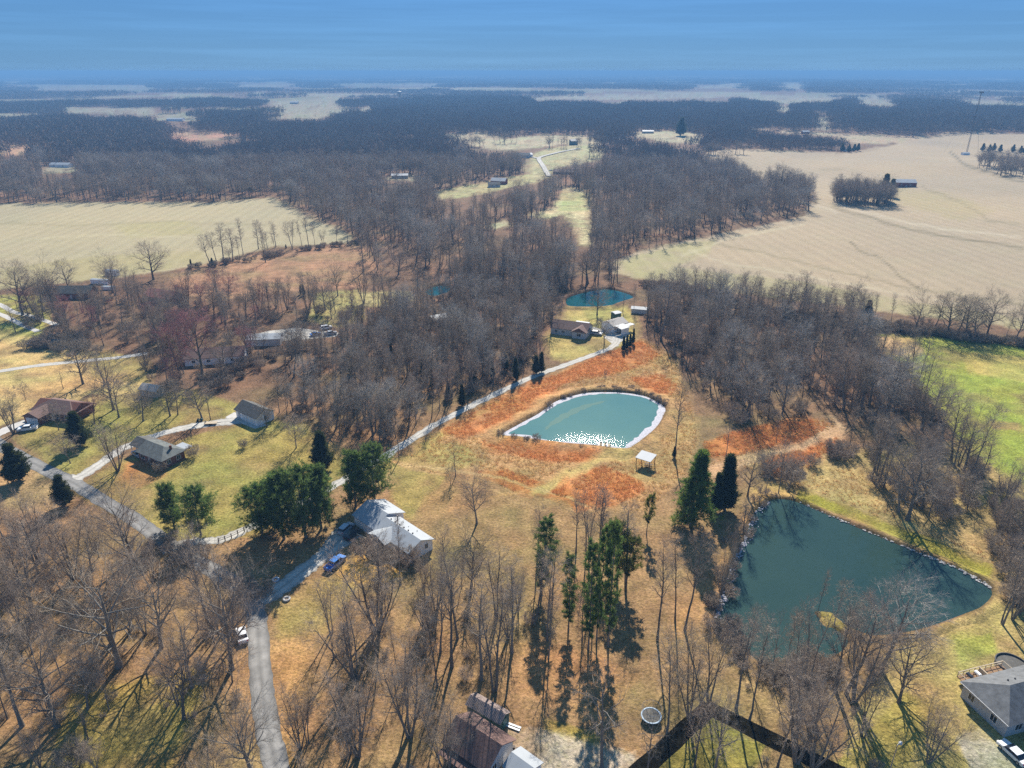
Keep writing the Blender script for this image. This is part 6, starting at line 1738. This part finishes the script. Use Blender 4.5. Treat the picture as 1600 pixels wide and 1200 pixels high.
vehicle('car', 'white car by the far gravel drive below the fork', 'car', ground_at(861, 267), 0.3, 'white_paint', 4.6, z=ground_at(861, 267).z)
vehicle('car', 'dark car in the shade under the carport of the brick house', 'car', at(216, 712), heading((210, 706), (226, 716)), 'silver_paint', 4.5)
# lawn tractor and cart by the garage drive
p = at(312, 658)
t = thing('lawn_tractor', 'dark lawn tractor parked at the foot of the fan shaped tree', 'lawn tractor', p, .2)
MB().box(.1, 1.0, -.3, .3, .35, .85).build('hood', M['green_wall'], t, bevel=.05); MB().box(-.8, .1, -.4, .4, .35, .55).build('body', M['green_wall'], t); MB().box(-.55, -.15, -.22, .22, .55, .95).build('seat', M['black_paint'], t)
for x, r0 in ((.75, .24), (-.5, .34)):
    for y in (-.45, .45): MB().tube((x, y - .1, r0), (x, y + .1, r0), r0, n=12).build('wheel', M['rubber'], t)
p = at(330, 663)
t = thing('trailer', 'yellowish flat trailer parked beside the gravel near the garage', 'trailer', p, .1)
MB().box(-1.8, 1.8, -.8, .8, .5, .62).build('bed', M['pale_wood'], t); MB().box(1.8, 2.9, -.05, .05, .45, .55).build('drawbar', M['dark_steel'], t)
for y in (-.9, .9): MB().tube((0, y - .1, .32), (0, y + .1, .32), .32, n=12).build('wheel', M['rubber'], t)
MB().box(-1.8, -1.7, -.8, .8, .62, 1.0).build('tailboard', M['pale_wood'], t)
for k, (x, y, lab) in enumerate([(431, 907, 'pale blue ring planter in the shade of the pine grove'), (448, 937, 'pale ring planter on the lawn beside the lane corner')]):
    t = thing('planter', lab, 'planter', at(x, y)); mb = MB(); mb.ring((0, 0, .22), .62, .22, 20, 8); mb.build('tyre_ring', M['blue_pad'] if k == 0 else M['concrete'], t)
    mb = MB(); mb.add([(.45 * math.cos(a * .4488), .45 * math.sin(a * .4488), .2) for a in range(14)], [tuple(range(14))]); mb.build('soil', M['pole_wood'], t)
p = at(566, 850)
t = thing('swing_frame', 'rusty brown wooden swing frame in front of the porch', 'swing', p, -.6)
for x in (-1.3, 1.3):
    MB().tube((x, -.8, 0), (x, 0, 2.2), .07).build('leg', M['wood'], t); MB().tube((x, .8, 0), (x, 0, 2.2), .07).build('leg', M['wood'], t)
MB().box(-1.5, 1.5, -.08, .08, 2.15, 2.3).build('beam', M['pale_wood'], t); MB().box(-.7, .7, -.25, .25, .5, .58).build('seat', M['wood'], t)
for x in (-.65, .65): MB().tube((x, 0, .58), (x, 0, 2.15), .025).build('chain', M['steel'], t)
p = at(797, 1170)
t = thing('trash_bin', 'tall dark wheeled bin at the corner of the lower house', 'bin', p, .3)
MB().prism([(-.28, -.3, .08), (.28, -.3, .08), (.34, -.36, 1.0), (-.34, -.36, 1.0)], (0, 0, 0), (0, .62, 0)).build('body', M['black_paint'], t); MB().box(-.37, .37, -.4, .34, 1.0, 1.08).build('lid', M['black_paint'], t)
for x in (-.26, .26): MB().tube((x - .05, .3, .12), (x + .05, .3, .12), .12, n=10).build('wheel', M['rubber'], t)
for k, (x, y) in enumerate([(803, 1169), (808, 1172), (813, 1174)]):
    t = thing('flower_pot', ['dark pot nearest the tall wheeled bin', 'dark pot in the middle of three by the wheeled bin', 'dark pot farthest from the tall wheeled bin'][k], 'pot', at(x, y), 0, 'pots by the lower house')
    MB().tube((0, 0, 0), (0, 0, .42), .2, .28, 12).build('pot', M['black_paint'], t); MB().tube((0, 0, .4), (0, 0, .43), .25, .25, 12).build('soil', M['pole_wood'], t)
p = at(801, 1136)
t = thing('plank_ramp', 'long white plank ramp at the end of the narrow shed', 'ramp', p, -.42)
MB().box(-1.4, 1.4, -.45, -.1, .15, .22).build('plank', M['trim'], t); MB().box(-1.4, 1.4, .1, .45, .15, .22).build('plank', M['trim'], t)
for x in (-1.1, 1.1): MB().box(x - .06, x + .06, -.45, .45, 0, .15).build('bearer', M['wood'], t)
# ------------------------------------------------------------------ poles, lamp, fence, mast, water tower
def pole(x, yb, yt, lab, arm=True):
    p = at(x, yb); h = height_for(yb, yt)
    t = thing('utility_pole', lab, 'pole', p, random.random() * 3)
    MB().tube((0, 0, 0), (0, 0, h), .15, .1).build('post', M['pole_wood'], t)
    if arm:
        MB().box(-.9, .9, -.06, .06, h - .6, h - .45).build('crossarm', M['pole_wood'], t)
        for x_ in (-.8, 0, .8): MB().tube((x_, 0, h - .45), (x_, 0, h - .25), .05).build('insulator', M['lamp_glass'], t)
pole(623.5, 718, 686, 'thin utility pole beside the gravel drive behind the white-roofed house')
pole(978.5, 842, 801, 'grey utility pole between the tall pines and the shelter', False)
pole(329, 656, 622, 'thin pole beside the trailer at the garage drive', False)
pole(27, 482, 469, 'short dark pole on the grass above the twin footpaths', False)
lp = at(1382, 1230); hh = height_for(1230, 1164)
t = thing('street_lamp', 'grey yard lamp on a pole at the bottom right lawn', 'street lamp', lp, .4)
MB().tube((0, 0, 0), (0, 0, hh), .1, .07).build('post', M['steel'], t); MB().tube((0, 0, hh), (.7, 0, hh + .25), .05).build('arm', M['steel'], t)
hd_ = MB().tube((.6, 0, hh + .05), (.8, 0, hh + .3), .32, .16, 12).build('lamp_head', M['steel'], t); MB().tube((.6, 0, hh - .02), (.6, 0, hh + .06), .28, .28, 12).build('lens', M['lamp_glass'], hd_)
fp = [at(*q) for q in ((342, 848), (352, 845), (362, 841), (372, 836), (382, 831))]
t = thing('fence', 'short post and rail fence along the gravel drive at the lawn edge', 'fence', fp[0])
for q in fp: d = q - fp[0]; MB().box(d.x - .09, d.x + .09, d.y - .09, d.y + .09, 0, 1.35).build('post', M['pole_wood'], t)
for a, b in zip(fp[:-1], fp[1:]):
    for z_ in (.6, 1.1): MB().tube((a.x - fp[0].x, a.y - fp[0].y, z_), (b.x - fp[0].x, b.y - fp[0].y, z_), .05, n=6).build('rail', M['pole_wood'], t)
p = ground_at(1510, 240); hm = top_height(p, 143)
t = thing('radio_mast', 'tall lattice radio mast on the far right field', 'mast', p)
for k in range(3):
    a = k * 2.0944; MB().tube((1.1 * math.cos(a), 1.1 * math.sin(a), 0), (.7 * math.cos(a), .7 * math.sin(a), hm), .13, n=6).build('leg', M['dark_steel'], t)
lt = MB(); nb = 26
for q in range(nb):
    z0_, z1_ = hm * q / nb, hm * (q + 1) / nb
    for k in range(3):
        a, b = k * 2.0944, (k + 1) * 2.0944; lt.tube((math.cos(a), math.sin(a), z0_), (math.cos(b), math.sin(b), z1_), .1, n=4)
lt.build('lattice', M['dark_steel'], t)
MB().box(-1.9, 1.9, -1.9, 1.9, hm - 1.8, hm).build('antenna_platform', M['dark_steel'], t)
for k in range(3):
    a = k * 2.0944 + .5; MB().tube((28 * math.cos(a), 28 * math.sin(a), 0), (.9 * math.cos(a), .9 * math.sin(a), hm * .85), .06, n=4).build('guy_wire', M['dark_steel'], t)
p = ground_at(625, 165); ht = top_height(p, 142)
t = thing('water_tower', 'pale water tower on legs rising over the far woods', 'water tower', p)
for k in range(5):
    a = k * 1.2566; MB().tube((7 * math.cos(a), 7 * math.sin(a), 0), (5 * math.cos(a), 5 * math.sin(a), ht - 9), .7, n=6).build('leg', M['white_metal'], t)
MB().tube((0, 0, 0), (0, 0, ht - 9), 1.2).build('riser', M['white_metal'], t)
tk = MB(); tk.tube((0, 0, ht - 10), (0, 0, ht - 7), 3.5, 7.5, 20); tk.tube((0, 0, ht - 7), (0, 0, ht - 2.5), 7.5, 7.5, 20); tk.tube((0, 0, ht - 2.5), (0, 0, ht), 7.5, 1.2, 20); tk.build('tank', M['white_metal'], t)
# ------------------------------------------------------------------ the air
mb = MB(); mb.box(-33500, 33500, -33500, 33500, -45, 103.5)
hz = mb.build('haze', None)
hm_ = bpy.data.materials.new('haze'); hm_.use_nodes = True
hn = hm_.node_tree.nodes; hn.clear()
pv = hn.new('ShaderNodeVolumePrincipled'); ho = hn.new('ShaderNodeOutputMaterial')
pv.inputs['Color'].default_value = (0.19, 0.42, 0.75, 1); pv.inputs['Density'].default_value = HAZE_DENSITY; pv.inputs['Anisotropy'].default_value = 0.0
hm_.node_tree.links.new(pv.outputs['Volume'], ho.inputs['Volume'])
hz.data.materials.clear(); hz.data.materials.append(hm_)
hz['kind'] = 'stuff'; tag(hz, 'thin blue haze in the air over the countryside', 'haze')
